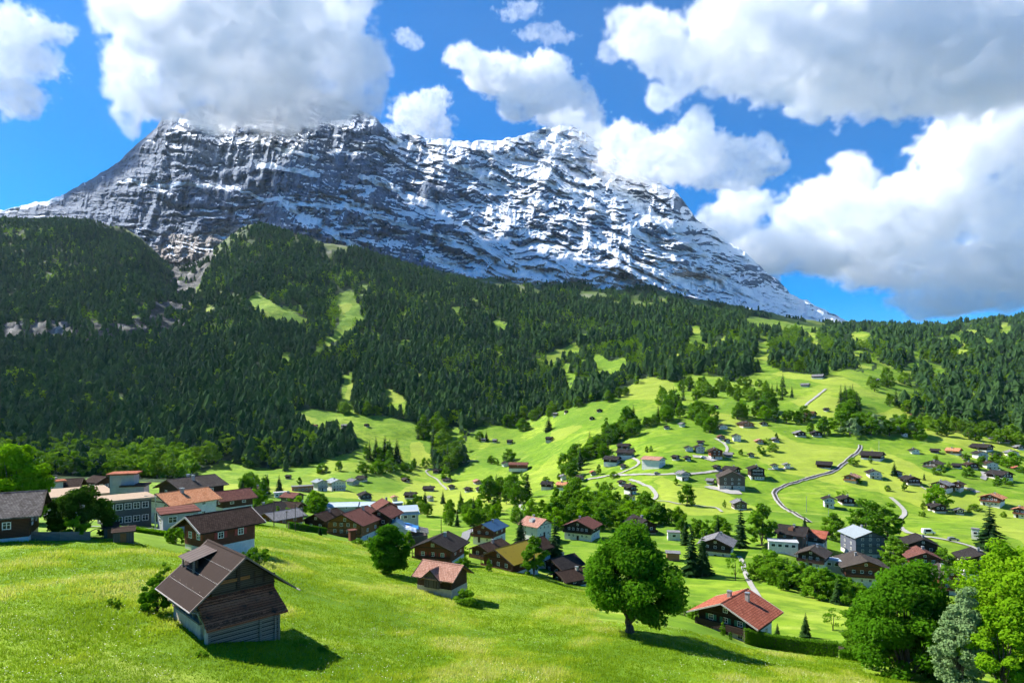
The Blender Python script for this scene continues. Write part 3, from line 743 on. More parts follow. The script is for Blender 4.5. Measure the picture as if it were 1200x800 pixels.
RF = {
 'dark': mat_tiles('dark_slate_tiles', (0.026, 0.023, 0.023), (0.050, 0.044, 0.042)),
 'brown': mat_tiles('brown_tiles', (0.040, 0.026, 0.020), (0.070, 0.047, 0.037)),
 'greybrown': mat_tiles('weathered_grey_brown_tiles', (0.056, 0.047, 0.041), (0.105, 0.090, 0.080)),
 'grey': mat_tiles('grey_tiles', (0.16, 0.16, 0.165), (0.26, 0.26, 0.27)),
 'red': mat_tiles('red_tiles', (0.30, 0.085, 0.050), (0.43, 0.155, 0.100)),
 'maroon': mat_tiles('maroon_tiles', (0.135, 0.056, 0.044), (0.205, 0.092, 0.074)),
 'pink': mat_tiles('faded_pink_tiles', (0.36, 0.185, 0.130), (0.50, 0.29, 0.22)),
 'orange': mat_tiles('orange_tiles', (0.50, 0.205, 0.095), (0.62, 0.31, 0.17)),
 'moss': mat_tiles('mossy_tiles', (0.070, 0.055, 0.035), (0.11, 0.085, 0.045), (0.21, 0.165, 0.022), 1.0),
 'blue': mat_ribbed('blue_metal_sheet', (0.020, 0.060, 0.125), (0.045, 0.110, 0.20), 'Y', 0.7, 0.35),
 'tin': mat_ribbed('pale_tin_sheet', (0.36, 0.44, 0.50), (0.48, 0.56, 0.62), 'Y', 0.5, 0.45),
 'zinc': mat_ribbed('grey_zinc_sheet', (0.20, 0.24, 0.26), (0.32, 0.36, 0.385), 'Y', 0.6, 0.4),
 'eternit': mat_ribbed('brown_corrugated_sheet', (0.028, 0.016, 0.0115), (0.047, 0.029, 0.022), 'Y', 1.5, 0.7),
 'corr': mat_ribbed('weathered_corrugated_sheet', (0.19, 0.14, 0.115), (0.30, 0.24, 0.20), 'Y', 0.9, 0.7),
 'tan': mat_plain('tan_gravel_flat_roof', (0.36, 0.27, 0.19), 0.95, 0.1, 0.15, 2.0),
 'rust': mat_tiles('worn_red_shingles', (0.27, 0.085, 0.045), (0.42, 0.165, 0.095), (0.045, 0.030, 0.026), 0.22),
 'ash': mat_tiles('silver_grey_wood_shingles', (0.115, 0.098, 0.085), (0.21, 0.185, 0.165), (0.06, 0.05, 0.042), 0.35),
}
WL = {
 'dark': mat_timber('sun_blackened_timber', (0.024, 0.014, 0.010), (0.060, 0.036, 0.024)),
 'brown': mat_timber('brown_timber', (0.060, 0.026, 0.013), (0.125, 0.060, 0.032)),
 'orange': mat_timber('honey_timber', (0.20, 0.080, 0.025), (0.38, 0.175, 0.065)),
 'redbrown': mat_timber('red_brown_timber', (0.115, 0.034, 0.017), (0.20, 0.075, 0.040)),
 'grey': mat_timber('silvered_timber', (0.165, 0.130, 0.095), (0.35, 0.285, 0.220)),
 'greybrown': mat_timber('weathered_timber', (0.085, 0.068, 0.055), (0.17, 0.140, 0.115), True),
 'oldlog': mat_timber('old_dark_logs', (0.050, 0.036, 0.026), (0.125, 0.095, 0.070)),
 'plaster': mat_plain('white_plaster', (0.66, 0.63, 0.58), 0.9, 0.2, 0.14),
 'slate': mat_plain('blue_grey_plaster', (0.105, 0.115, 0.145), 0.85, 0.2, 0.06),
 'terra': mat_plain('terracotta_plaster', (0.30, 0.135, 0.075), 0.9, 0.2, 0.08),
 'concrete': mat_plain('raw_concrete', (0.36, 0.37, 0.37), 0.9, 0.2, 0.12),
 'schoolgrey': mat_plain('dark_grey_cladding', (0.085, 0.088, 0.085), 0.8, 0.25, 0.12),
 'stone': mat_plain('whitewashed_stone', (0.50, 0.43, 0.35), 0.95, 0.15, 0.25, 2.5),
}
M_WHITE = mat_plain('white_window_paint', (0.78, 0.77, 0.74), 0.5, 0.4, 0.04)
M_TRIM = mat_timber('dark_trim_board', (0.040, 0.026, 0.018), (0.085, 0.055, 0.040))
M_PALE = mat_plain('pale_verge_board', (0.42, 0.38, 0.34), 0.7, 0.3, 0.1)
M_GREENP = mat_plain('green_shutter_paint', (0.03, 0.16, 0.10), 0.5, 0.4, 0.1)
M_REDP = mat_plain('red_shutter_paint', (0.30, 0.025, 0.02), 0.5, 0.4, 0.1)
M_STEEL = mat_plain('galvanised_steel', (0.36, 0.38, 0.40), 0.4, 0.5, 0.08, 1.2, 0.6)
M_CHIM = mat_plain('chimney_render', (0.34, 0.31, 0.28), 0.9, 0.2, 0.15)
def mat_glass():
    m, nt = new_mat('window_glass'); t = NT(nt)
    t.out(t.bsdf((0.022, 0.027, 0.032), 0.08, 0.6)); return m
M_GLASS = mat_glass()

# ------------------------------------------------------------------ mesh collector
class MB:
    def __init__(s): s.v = []; s.f = []; s.m = []; s.mats = []
    def mi(s, mat):
        if mat not in s.mats: s.mats.append(mat)
        return s.mats.index(mat)
    def poly(s, pts, mat):
        n = len(s.v); s.v += [tuple(p) for p in pts]; s.f.append(tuple(range(n, n+len(pts)))); s.m.append(s.mi(mat))
    def hexa(s, p, mat):
        """8 corners: bottom ring 0-3 counter-clockwise, top ring 4-7"""
        n = len(s.v); s.v += [tuple(q) for q in p]; k = s.mi(mat)
        for f in ((3, 2, 1, 0), (4, 5, 6, 7), (0, 1, 5, 4), (1, 2, 6, 5), (2, 3, 7, 6), (3, 0, 4, 7)):
            s.f.append(tuple(n+i for i in f)); s.m.append(k)
    def box(s, x0, x1, y0, y1, z0, z1, mat):
        s.hexa([(x0, y0, z0), (x1, y0, z0), (x1, y1, z0), (x0, y1, z0), (x0, y0, z1), (x1, y0, z1), (x1, y1, z1), (x0, y1, z1)], mat)
    def prism(s, sec, y0, y1, mat):
        """section (x, z) counter-clockwise seen from -y, drawn out along y"""
        n = len(s.v); k = len(sec); mi = s.mi(mat)
        s.v += [(x, y0, z) for x, z in sec]+[(x, y1, z) for x, z in sec]
        s.f.append(tuple(range(n, n+k))); s.m.append(mi)
        s.f.append(tuple(range(n+2*k-1, n+k-1, -1))); s.m.append(mi)
        for i in range(k):
            j = (i+1) % k
            s.f.append((n+i, n+k+i, n+k+j, n+j)); s.m.append(mi)
    def cyl(s, path, radii, mat, sides=8):
        v, q = tube_np(path, radii, sides); n = len(s.v); k = s.mi(mat)
        s.v += [tuple(p) for p in v]
        for f in q: s.f.append(tuple(int(i)+n for i in f)); s.m.append(k)
        s.f.append(tuple(n+i for i in range(sides))[::-1]); s.m.append(k)
        s.f.append(tuple(n+len(v)-sides+i for i in range(sides))); s.m.append(k)
    def mesh(s, name):
        me = bpy.data.meshes.new(name); me.from_pydata(s.v, [], s.f)
        for m in s.mats: me.materials.append(m)
        me.polygons.foreach_set('material_index', s.m); me.update(); return me
    def build(s, name, parent=None):
        return link(name, s.mesh(name), parent)

def window(parent, face, u, z, w, h, d, fine, frame=None, shutter=None, mull=True):
    """face: ('x'|'y', sign) the wall's outward direction; d: distance of the wall plane from the middle; u: place along the wall"""
    frame = frame or M_WHITE
    ax, sg = face
    def bx(mb, u0, u1, z0, z1, e0, e1, mat):
        a, b = sorted((sg*(d+e0), sg*(d+e1)))
        if ax == 'y': mb.box(u0, u1, a, b, z0, z1, mat)
        else: mb.box(a, b, u0, u1, z0, z1, mat)
    fr = MB(); t = 0.10 if fine else 0.16
    bx(fr, u-w/2, u+w/2, z, z+t, -0.02, 0.07, frame); bx(fr, u-w/2, u+w/2, z+h-t, z+h, -0.02, 0.07, frame)
    bx(fr, u-w/2, u-w/2+t, z+t, z+h-t, -0.02, 0.07, frame); bx(fr, u+w/2-t, u+w/2, z+t, z+h-t, -0.02, 0.07, frame)
    if mull and fine:
        bx(fr, u-0.035, u+0.035, z+t, z+h-t, -0.02, 0.06, frame)
        bx(fr, u-w/2+t, u-0.035, z+h*0.55, z+h*0.55+0.05, -0.02, 0.055, frame); bx(fr, u+0.035, u+w/2-t, z+h*0.55, z+h*0.55+0.05, -0.02, 0.055, frame)
    if not fine: bx(fr, u-w/2+t, u+w/2-t, z+t, z+h-t, -0.02, 0.035, M_GLASS)
    wo_ = fr.build('window', parent)
    if fine:
        p = MB(); bx(p, u-w/2+t, u+w/2-t, z+t, z+h-t, -0.02, 0.03, M_GLASS); p.build('pane', wo_)
    if shutter:
        for s_ in (-1, 1):
            b = MB(); c = u+s_*(w/2+0.30); bx(b, c-0.27, c+0.27, z, z+h, 0.0, 0.06, shutter); b.build('shutter', parent)
    return wo_

def roof_mesh(W, L, eave, ridge, oe, of, ob, mat, th=0.22, verge=None, oer=None, trim=M_TRIM):
    """gable roof of two slabs with its ridge along y"""
    mb = MB(); y0, y1 = -L/2-of, L/2+ob
    for sg, o in ((-1, oe), (1, oer if oer is not None else oe)):
        sl = (ridge-eave)/(W/2)
        xe = sg*(W/2+o); ze = eave-sl*o
        a = [(0, ridge), (xe, ze)]
        for (ya, yb, mt, tt, dz) in ((y0+0.14, y1-0.14, mat, th, 0.0), (y0, y0+0.137, verge or trim, th+0.06, 0.03), (y1-0.137, y1, verge or trim, th+0.06, 0.03)):
            lo = [(0, ridge+dz-tt*1.06), (xe, ze+dz-tt)]; hi = [(0, ridge+dz), (xe, ze+dz)]
            if sg < 0:
                P = [(xe, ya, lo[1][1]), (-0.001, ya, lo[0][1]), (-0.001, yb, lo[0][1]), (xe, yb, lo[1][1]), (xe, ya, hi[1][1]), (-0.001, ya, hi[0][1]), (-0.001, yb, hi[0][1]), (xe, yb, hi[1][1])]
            else:
                P = [(0.001, ya, lo[0][1]), (xe, ya, lo[1][1]), (xe, yb, lo[1][1]), (0.001, yb, lo[0][1]), (0.001, ya, hi[0][1]), (xe, ya, hi[1][1]), (xe, yb, hi[1][1]), (0.001, yb, hi[0][1])]
            mb.hexa(P, mt)
    # ridge cap, purlin ends
    mb.prism([(-0.16, ridge-0.03), (0.16, ridge-0.03), (0.0, ridge+0.10)], y0+0.02, y1-0.02, mat)
    return mb

def chalet(loc, yaw, W, L, label, roof='dark', wall='dark', base='plaster', bh=2.4, wh=2.6, pitch=24, oe=1.1, of=1.3, fine=1, cols=3, rows=None,
           chim=1, balcony=0, balmat=None, shutter=None, cat='house', name='chalet', door=1, group=None, verge=None, dormer=0, sidewin=2, attic=1, frame=None, sink=2.5, annex=None, halfback=0.0):
    """gable-fronted alpine house; the front looks along its local -y"""
    e = empty(name, loc, yaw); tag(e, label, cat, group)
    wm = WL.get(wall, None) or WL['dark']; bm_ = WL[base]
    rise = math.tan(R(pitch))*W/2; eave = bh+wh; ridge = eave+rise
    if bh > 0 or sink > 0:
        b = MB(); b.box(-W/2+0.06, W/2-0.06, -L/2+0.06, L/2-0.06, -sink, max(bh, 0.3), bm_); b.build('base', e)
    b = MB()
    b.prism([(-W/2, max(bh, 0.3)+0.003), (W/2, max(bh, 0.3)+0.003), (W/2, eave), (0, ridge-0.02), (-W/2, eave)], -L/2, L/2, wm)
    if fine:
        for zz in ([bh+wh*0.5, eave] if wh > 3.5 else [eave]):
            b.box(-W/2-0.03, W/2+0.03, -L/2-0.07, -L/2-0.003, zz-0.12, zz+0.10, M_TRIM)
        for s_ in (-1, 1):
            b.box(s_*(W/2-0.1)-0.14, s_*(W/2-0.1)+0.14, -L/2-of*0.8, -L/2-0.003, eave-0.28, eave-0.02, M_TRIM)
        b.box(-0.13, 0.13, -L/2-of*0.8, -L/2-0.003, ridge-0.55, ridge-0.30, M_TRIM)
    b.build('wall', e)
    ro = roof_mesh(W, L, eave+0.12, ridge+0.16, oe, of, of*0.8, RF[roof], verge=verge).build('roof', e)
    rr = random.Random(hash(label) & 0xffff if False else sum(map(ord, label)))
    for k in range(chim):
        c = MB(); cx = rr.choice((-1, 1))*W*(0.10+0.08*k); cy_ = L*(rr.uniform(-0.15, 0.25)); zb = ridge-abs(cx)*2*rise/W-0.4
        s_ = 0.34 if fine else 0.42
        c.box(cx-s_, cx+s_, cy_-s_, cy_+s_, zb, ridge+0.75, M_CHIM); c.box(cx-s_-0.1, cx+s_+0.1, cy_-s_-0.1, cy_+s_+0.1, ridge+0.753, ridge+0.9, M_STEEL)
        c.build('chimney', ro)
    if dormer:
        for k in range(dormer):
            yy = (k-(dormer-1)/2)*L/dormer*0.8
            d = MB(); x = -W*0.27
            zb = ridge-abs(x)*2*rise/W
            d.prism([(-0.9, 0), (0.9, 0), (0.9, 1.0), (0, 1.6), (-0.9, 1.0)], 0, 2.2, wm)
            me = d.mesh('dormer'); o = link('dormer', me, ro); o.location = (x-0.9, yy, zb-0.2); o.rotation_euler = (0, 0, R(-90))
    # windows on the front, floor by floor
    d = L/2; floors = []
    if bh > 1.7: floors.append((bh*0.5-0.35 if bh < 2.8 else bh-1.75, 'b'))
    nfl = max(1, int(round(wh/2.6)))
    for k in range(nfl): floors.append((bh+wh*(k+0.30)/nfl+0.15, 'w'))
    ww, hh = (1.0, 1.05) if fine else (1.15, 1.15)
    for fi, (z, kind) in enumerate(floors):
        for c in range(cols):
            u = (c-(cols-1)/2)*W*0.80/cols
            if kind == 'b' and door and c == (cols//2 if cols % 2 else 0):
                db = MB(); db.box(u-0.5, u+0.5, -d-0.05, -d+0.1, 0.05, 2.05, M_TRIM)
                dob = db.build('door', e)
                if fine:
                    h = MB(); h.box(u+0.3, u+0.4, -d-0.10, -d-0.053, 1.0, 1.08, M_STEEL); h.build('handle', dob)
                continue
            window(e, ('y', -1), u, z, ww, hh, d-(0.06 if kind == 'b' else 0), fine, frame, shutter if kind == 'w' else None)
    if attic and rise > 1.6: window(e, ('y', -1), 0, eave+0.25, ww*0.9, min(1.0, rise*0.4), d, fine, frame)
    for c in range(sidewin):
        u = (c-(sidewin-1)/2)*L*0.8/max(1, sidewin)
        for sg in (-1, 1):
            for (z, kind) in floors[-1:] if not fine else floors:
                window(e, ('x', sg), u, z, ww, hh, W/2-(0.06 if kind == 'b' else 0), fine, frame, shutter if kind == 'w' else None)
    if balcony:
        bmt = balmat or wm
        zb = bh+0.05; b = MB(); x0, x1, y0 = -W/2-0.3, W/2+0.3, -L/2-1.15
        b.box(x0, x1, y0, -L/2-0.003, zb-0.15, zb, M_TRIM)
        b.box(x0, x1, y0, y0+0.08, zb+0.12, zb+0.92, bmt); b.box(x0, x1, y0-0.04, y0+0.12, zb+0.923, zb+1.0, M_TRIM)
        for sx in (x0, x1-0.08): b.box(sx, sx+0.08, y0+0.083, -L/2-0.003, zb+0.12, zb+0.92, bmt)
        if fine:
            for sx in (x0+0.06, -0.06, x1-0.18): b.box(sx, sx+0.12, y0+0.10, y0+0.22, zb+0.003, eave-0.1, M_TRIM)
        b.build('balcony', e)
    if annex:
        # low lean-to: (side sign, width, depth, height, roof)
        sg, aw, al, ah, ar = annex
        b = MB(); x0, x1 = sorted((sg*W/2+sg*0.003, sg*(W/2+aw)))
        b.box(x0, x1, -al/2, al/2, -sink, ah, wm); b.build('lean_to', e)
        b = MB(); xa, xb = sg*(W/2+0.01), sg*(W/2+aw+0.6)
        za, zb2 = ah+0.95, ah+0.05
        if sg > 0: b.hexa([(xa, -al/2-.4, za-.15), (xb, -al/2-.4, zb2-.15), (xb, al/2+.4, zb2-.15), (xa, al/2+.4, za-.15), (xa, -al/2-.4, za), (xb, -al/2-.4, zb2), (xb, al/2+.4, zb2), (xa, al/2+.4, za)], RF[ar])
        else: b.hexa([(xb, -al/2-.4, zb2-.15), (xa, -al/2-.4, za-.15), (xa, al/2+.4, za-.15), (xb, al/2+.4, zb2-.15), (xb, -al/2-.4, zb2), (xa, -al/2-.4, za), (xa, al/2+.4, za), (xb, al/2+.4, zb2)], RF[ar])
        b.build('lean_to_roof', e)
    return e

def flatblock(loc, yaw, W, L, H, label, wall='plaster', roof='grey', over=0.5, name='flat_roofed_building', cat='building', cols=3, rows=1, fine=0, fall=0.0, winw=1.6, winh=1.3, group=None, sink=2.5, slab=0.3, gap=0.8):
    e = empty(name, loc, yaw); tag(e, label, cat, group)
    b = MB(); b.box(-W/2, W/2, -L/2, L/2, -sink, H, WL[wall]); b.build('wall', e)
    b = MB(); x, y = W/2+over, L/2+over
    b.hexa([(-x, -y, H+0.003-fall), (x, -y, H+0.003-fall), (x, y, H+0.003+fall), (-x, y, H+0.003+fall), (-x, -y, H+slab-fall), (x, -y, H+slab-fall), (x, y, H+slab+fall), (-x, y, H+slab+fall)], RF.get(roof) or WL[roof])
    b.build('roof', e)
    for r_ in range(rows):
        z = H*(r_+0.25)/rows+0.25 if rows else 0
        for c in range(cols):
            u = (c-(cols-1)/2)*W*0.92/cols
            window(e, ('y', -1), u, z, min(winw, W*0.9/cols*gap), winh, L/2, fine)
        n2 = max(1, int(L/5))
        for c in range(n2):
            u = (c-(n2-1)/2)*L*0.9/n2
            window(e, ('x', 1), u, z, winw, winh, W/2, fine); window(e, ('x', -1), u, z, winw, winh, W/2, fine)
    return e
# ------------------------------------------------------------------ houses, placed from the photograph
def place(px, by, Y=None):
    return pt(px, by, Y) if Y else ground(px, by)
def H(px, by, wpx, yaw, roof, wall, label, **k):
    """px, by: middle of the front at its foot; wpx: roof width in the picture; yaw: turn from facing the viewer (deg)"""
    Y = k.pop('Y', None); asp = k.pop('asp', 1.1)
    p = place(px, by, Y)
    far = p.y > 300
    oe = k.get('oe', 0.9 if far else 1.1); k.setdefault('oe', oe); k.setdefault('of', 1.0 if far else 1.3)
    c, s = abs(math.cos(R(yaw))), abs(math.sin(R(yaw)))
    tot = wpx*p.y/F
    Wd = k.pop('W', None) or max(3.6, (tot-2*oe*c-2.0*s)/(c+asp*s))
    L = k.pop('L', None) or Wd*asp
    a = R(yaw)-math.atan((px-CX)/F)
    k.setdefault('fine', 0 if p.y > 260 else 1)
    if far:
        k.setdefault('chim', 1 if wpx > 14 else 0); k.setdefault('sidewin', 1 if wpx > 16 else 0)
        k.setdefault('cols', 3 if Wd > 9 else 2); k.setdefault('attic', 1 if wpx > 18 else 0); k.setdefault('door', 0 if wpx < 18 else 1)
    k.setdefault('balcony', 1 if (wpx > 15 and abs(yaw) < 50 and k.get('cat', 'house') == 'house' and asp < 1.4) else 0)
    loc = p+Vector((-math.sin(a), math.cos(a), 0))*(L/2)
    return chalet(loc, a, Wd, L, label, roof, wall, **k)
def Hut(px, by, wpx, yaw, roof, wall, label, **k):
    k.setdefault('bh', 0.6); k.setdefault('wh', 2.3); k.setdefault('cols', 1); k.setdefault('attic', 0); k.setdefault('chim', 0); k.setdefault('sidewin', 0); k.setdefault('door', 0)
    k.setdefault('base', 'stone'); k.setdefault('cat', 'hut'); k.setdefault('name', 'hay_hut'); k.setdefault('oe', 0.6)
    return H(px, by, wpx, yaw, roof, wall, label, **k)
def B(px, by, wpx, yaw, Hm, label, **k):
    Y = k.pop('Y', None); p = place(px, by, Y); asp = k.pop('asp', 0.6)
    c, s = abs(math.cos(R(yaw))), abs(math.sin(R(yaw)))
    Wd = k.pop('W', None) or (wpx*p.y/F-1.0)/(c+asp*s); L = k.pop('L', None) or Wd*asp
    a = R(yaw)-math.atan((px-CX)/F)
    loc = p+Vector((-math.sin(a), math.cos(a), 0))*(L/2)
    k.setdefault('fine', 0 if p.y > 200 else 1)
    return flatblock(loc, a, Wd, L, Hm, label, **k)

# --- near the meadow's upper edge, on the side of the old barn
H(40, 628, 74, 82, 'ash', 'brown', 'dark timber chalet with silvery shingle roof at the picture edge beside the dark bushy tree', Y=90, W=8.5, L=15, bh=0.8, wh=3.7, pitch=27, cols=2, sidewin=6, balcony=0, attic=0, oe=1.4, of=1.6, chim=0)
H(228, 646, 92, -62, 'brown', 'redbrown', 'red-brown chalet with brown tiled roof and red shutters just behind the old barn', Y=96, W=6.2, L=8.6, bh=0.9, wh=3.3, pitch=26, cols=2, sidewin=2, oe=1.3, of=1.6, balcony=0, shutter=M_REDP, chim=0, annex=(-1, 1.8, 4.0, 2.2, 'grey'), verge=M_PALE)
H(188, 612, 76, -60, 'orange', 'plaster', 'white house with wide salmon-orange roof behind the lamp post', Y=140, W=9.5, L=11, bh=2.6, wh=2.2, pitch=22, cols=2, sidewin=2, chim=1, oe=1.1, attic=0)
H(200, 592, 74, -58, 'greybrown', 'dark', 'long brown-roofed house partly hidden behind the salmon-orange roof', Y=172, W=11, L=13, bh=2.2, wh=3.0, pitch=22, cols=2, sidewin=2, chim=2, attic=0)
H(254, 598, 36, -66, 'maroon', 'brown', 'low dark house with brown-red roof beside the salmon-orange roof', Y=158, W=7, L=8, bh=1.0, wh=2.3, pitch=24, cols=2, sidewin=2, chim=0, attic=0)
B(212, 617, 48, 12, 3.0, 'low garage block with brown roof and pale walls below the salmon-orange roof', Y=122, asp=0.8, wall='concrete', roof='maroon', name='garage', cat='garage', cols=2, fall=0.25)
B(150, 617, 60, 10, 5.4, 'dark grey school block with rows of windows and flat tan roof', Y=124, asp=0.9, wall='schoolgrey', roof='tan', cols=5, rows=2, name='school_building', over=0.9, slab=0.45, fine=1, winw=1.8)
B(95, 600, 72, 6, 3.7, 'broad flat tan-roofed hall behind the dark bushy tree', Y=142, asp=1.3, wall='concrete', roof='tan', cols=4, rows=1, over=0.7, slab=0.5)
H(92, 590, 56, 78, 'brown', 'brown', 'long house with brown roof behind the flat tan-roofed hall', Y=172, W=9, L=13, bh=2.2, wh=3.0, pitch=24, cols=2, sidewin=2, chim=1, attic=0)
B(64, 590, 22, 8, 6.0, 'small pale building with thin red flat roof beside the bright green tree', Y=165, asp=0.8, wall='concrete', roof='rust', cols=2, over=0.8)
H(122, 585, 32, 30, 'brown', 'brown', 'brown gabled house peeping out between the tan roof and the concrete tower', Y=180, bh=2.6, wh=3.0, pitch=30, cols=2, chim=0, oe=0.7)
H(16, 585, 26, 80, 'brown', 'brown', 'house with brown roof almost swallowed by the bright green tree', Y=126, W=7, L=6.5, bh=3.0, wh=3.4, chim=0, attic=0)
def concrete_tower():
    p = pt(150, 600, 146); a = R(-14)-math.atan((150-CX)/F)
    e = empty('concrete_tower', p, a); tag(e, 'stepped concrete tower with flat red roof rising above the school', 'tower')
    b = MB(); b.box(-3.2, 1.8, -2.4, 2.4, -3, 9.4, WL['concrete']); b.build('shaft', e)
    b = MB(); b.box(-0.6, 4.2, -3.4, -2.403, -3, 6.6, WL['concrete']); b.box(1.803, 4.2, -2.4, 1.6, -3, 6.6, WL['concrete']); b.build('annex', e)
    b = MB(); b.box(-3.8, 2.5, -3.0, 3.0, 9.403, 9.8, RF['rust']); b.build('roof', e)
    b = MB(); b.box(-0.9, 4.6, -3.8, 2.0, 6.62, 6.95, M_TRIM); b.build('lower_roof', e)
    b = MB(); b.box(-2.6, -0.8, -2.46, -2.40, 7.0, 8.8, M_PALE); b.build('panel', e)
concrete_tower()

# --- behind the meadow's crest, middle
H(404, 636, 62, -30, 'maroon', 'orange', 'big honey-brown chalet with maroon roof and orange balcony above the meadow crest', Y=186, W=11.5, L=13, bh=2.3, wh=4.2, pitch=25, cols=4, balcony=1, balmat=WL['orange'], oe=1.5, of=1.9, chim=1)
H(444, 626, 30, -24, 'maroon', 'brown', 'narrower wing house with maroon roof joined behind the honey-brown chalet', Y=196, W=7.5, L=9, bh=2.5, wh=3.6, pitch=28, cols=2, chim=0)
H(370, 627, 44, -35, 'brown', 'dark', 'dark brown-roofed house tucked beside the honey-brown chalet', Y=196, W=8.5, L=11, bh=1.5, wh=3.4, pitch=26, cols=2)
H(314, 619, 46, -58, 'grey', 'orange', 'timber house with light grey roof behind the utility poles', Y=190, W=8, L=10, bh=1.0, wh=2.4, pitch=20, cols=2, chim=0)
H(296, 617, 56, -42, 'dark', 'dark', 'long low house with near-black roof beside the light grey roof', Y=212, W=10, L=14, bh=1.5, wh=3.0, pitch=24, cols=2)
H(350, 606, 30, 60, 'brown', 'brown', 'brown roof showing between the near-black roof and the honey-brown chalet', Y=226, W=7, L=9, bh=1.5, wh=2.6, chim=0, attic=0)
B(414, 631, 13, 20, 2.3, 'small garage with rust-red roof under the honey-brown chalet', Y=170, asp=1.0, wall='redbrown', roof='maroon', cols=1, rows=0, name='garage', cat='garage', over=0.3, slab=0.2)
H(455, 610, 28, 14, 'maroon', 'redbrown', 'gabled brown house with reddish roof in front of the pale tin halls', Y=226, W=7, L=9, bh=1.8, wh=3.4, pitch=28, cols=2)
B(480, 611, 26, 8, 3.8, 'plain shed with smooth pale blue-white roof beside the construction site', Y=222, asp=0.8, wall='concrete', roof='tin', cols=2, rows=1, name='shed', cat='shed', fall=1.2, slab=0.2)
H(418, 602, 36, 84, 'tin', 'concrete', 'long workshop hall with pale silvery tin roof', Y=290, W=10, L=14, bh=0.6, wh=4.0, pitch=13, base='concrete', cols=2, chim=0, name='workshop_hall', cat='hall', attic=0, oe=0.5)
H(446, 601, 32, 84, 'tin', 'slate', 'light blue tin-roofed hall joined to the silvery workshop', Y=292, W=10, L=12, bh=0.6, wh=3.8, pitch=13, base='concrete', cols=2, chim=0, name='workshop_hall', cat='hall', attic=0, oe=0.5)
B(467, 600, 13, 10, 4.5, 'small teal-blue shed at the end of the light blue hall', Y=296, asp=0.8, wall='slate', roof='tin', cols=1, rows=1, name='shed', cat='shed')
H(507, 661, 56, -24, 'dark', 'redbrown', 'dark chalet with red shutters half sunk behind the meadow beside the tiled barn', Y=158, W=10.5, L=9.5, bh=1.0, wh=3.4, pitch=22, cols=3, shutter=M_REDP, oe=1.3, of=1.5)
H(566, 636, 40, -30, 'blue', 'redbrown', 'brown chalet with bright blue metal roof', Y=226, W=8.8, L=10, bh=2.4, wh=3.0, pitch=22, cols=2, verge=M_TRIM)
H(564, 657, 34, -40, 'brown', 'brown', 'brown-roofed chalet squeezed between the blue roof and the mossy roof', Y=182, W=7.5, L=9, bh=0.9, wh=2.6, pitch=22, cols=2, chim=1)
H(584, 670, 62, -42, 'moss', 'redbrown', 'wide chalet whose big roof is covered in golden moss', Y=166, W=11, L=11, bh=0.7, wh=3.2, pitch=25, cols=3, chim=0, oe=1.4, of=1.6)
H(608, 662, 34, -46, 'brown', 'dark', 'dark roofed house rising right behind the golden moss roof', Y=184, W=8, L=10, bh=2.2, wh=3.0, pitch=27, cols=2, chim=1)
H(648, 676, 42, -46, 'dark', 'dark', 'black timber chalet with charcoal roof behind the slender birch', Y=184, W=8, L=8.5, bh=0.8, wh=3.0, pitch=26, cols=2, chim=1)
H(656, 688, 40, -54, 'brown', 'dark', 'low chalet with grey-brown roof and pale chimney below the charcoal roof', Y=168, W=7, L=8.5, bh=0.8, wh=2.2, pitch=22, cols=2, chim=1, attic=0)
H(638, 629, 32, 50, 'pink', 'plaster', 'white chalet with faded pink roof beside the tall dark spruce', Y=244, W=9, L=9, bh=2.6, wh=2.6, pitch=25, cols=3, dormer=1)
H(677, 633, 42, -22, 'maroon', 'dark', 'large white-based house with red-brown roof next to the village wood', Y=246, W=12, L=10, bh=3.2, wh=2.6, pitch=22, cols=5, chim=1)
H(757, 631, 44, 26, 'dark', 'dark', 'dark-roofed house with dormers and white ground floor behind the big maple', Y=262, W=9.5, L=12, bh=2.8, wh=3.0, pitch=28, cols=3, dormer=1, chim=1)
B(790, 632, 18, 6, 2.8, 'white garage with flat roof beside the dormered house', Y=250, asp=0.8, cols=1, name='garage', cat='garage', roof='grey', over=0.2)
B(789, 657, 18, 4, 2.6, 'low pinkish flat-roofed outbuilding behind the twin spruces', Y=215, asp=0.8, wall='terra', roof='grey', cols=1, rows=0, name='shed', cat='shed')
H(838, 656, 42, -8, 'grey', 'dark', 'dark chalet with pale grey roof and white garage floor by the path', Y=222, W=10.5, L=11, bh=3.4, wh=2.6, pitch=22, cols=3, oe=1.3)
H(868, 599, 22, 14, 'grey', 'greybrown', 'weathered barn with light grey roof standing above the path trees', Y=330, bh=1.5, wh=3.0, cols=2, name='barn', cat='barn')
# --- village on the far side of the field
H(944, 642, 32, 76, 'dark', 'terra', 'terracotta-walled house with dark roof and a dormer near the grey hotel', Y=238, W=9, L=9.5, bh=3.2, wh=2.8, pitch=27, cols=2, sidewin=2, dormer=1, base='terra')
H(967, 640, 18, 78, 'red', 'brown', 'small brown house with bright red roof adjoining the terracotta house', Y=240, W=7, L=5.5, bh=1.8, wh=2.6, pitch=25, cols=1, sidewin=1, chim=0)
B(918, 644, 36, 6, 2.8, 'long low building with white flat roof beside the terracotta house', Y=226, asp=0.5, cols=4, roof='concrete', name='flat_roofed_building', over=0.3)
H(950, 666, 34, -12, 'greybrown', 'dark', 'dark chalet with grey roof and balcony behind the row of bushes', Y=214, W=8.4, L=9, bh=2.4, wh=2.6, pitch=24, cols=3, balcony=1)
B(976, 666, 20, 0, 2.8, 'small garage with turquoise roof light between two chalets', Y=216, asp=0.8, wall='concrete', roof='tin', cols=2, name='garage', cat='garage', over=0.2)
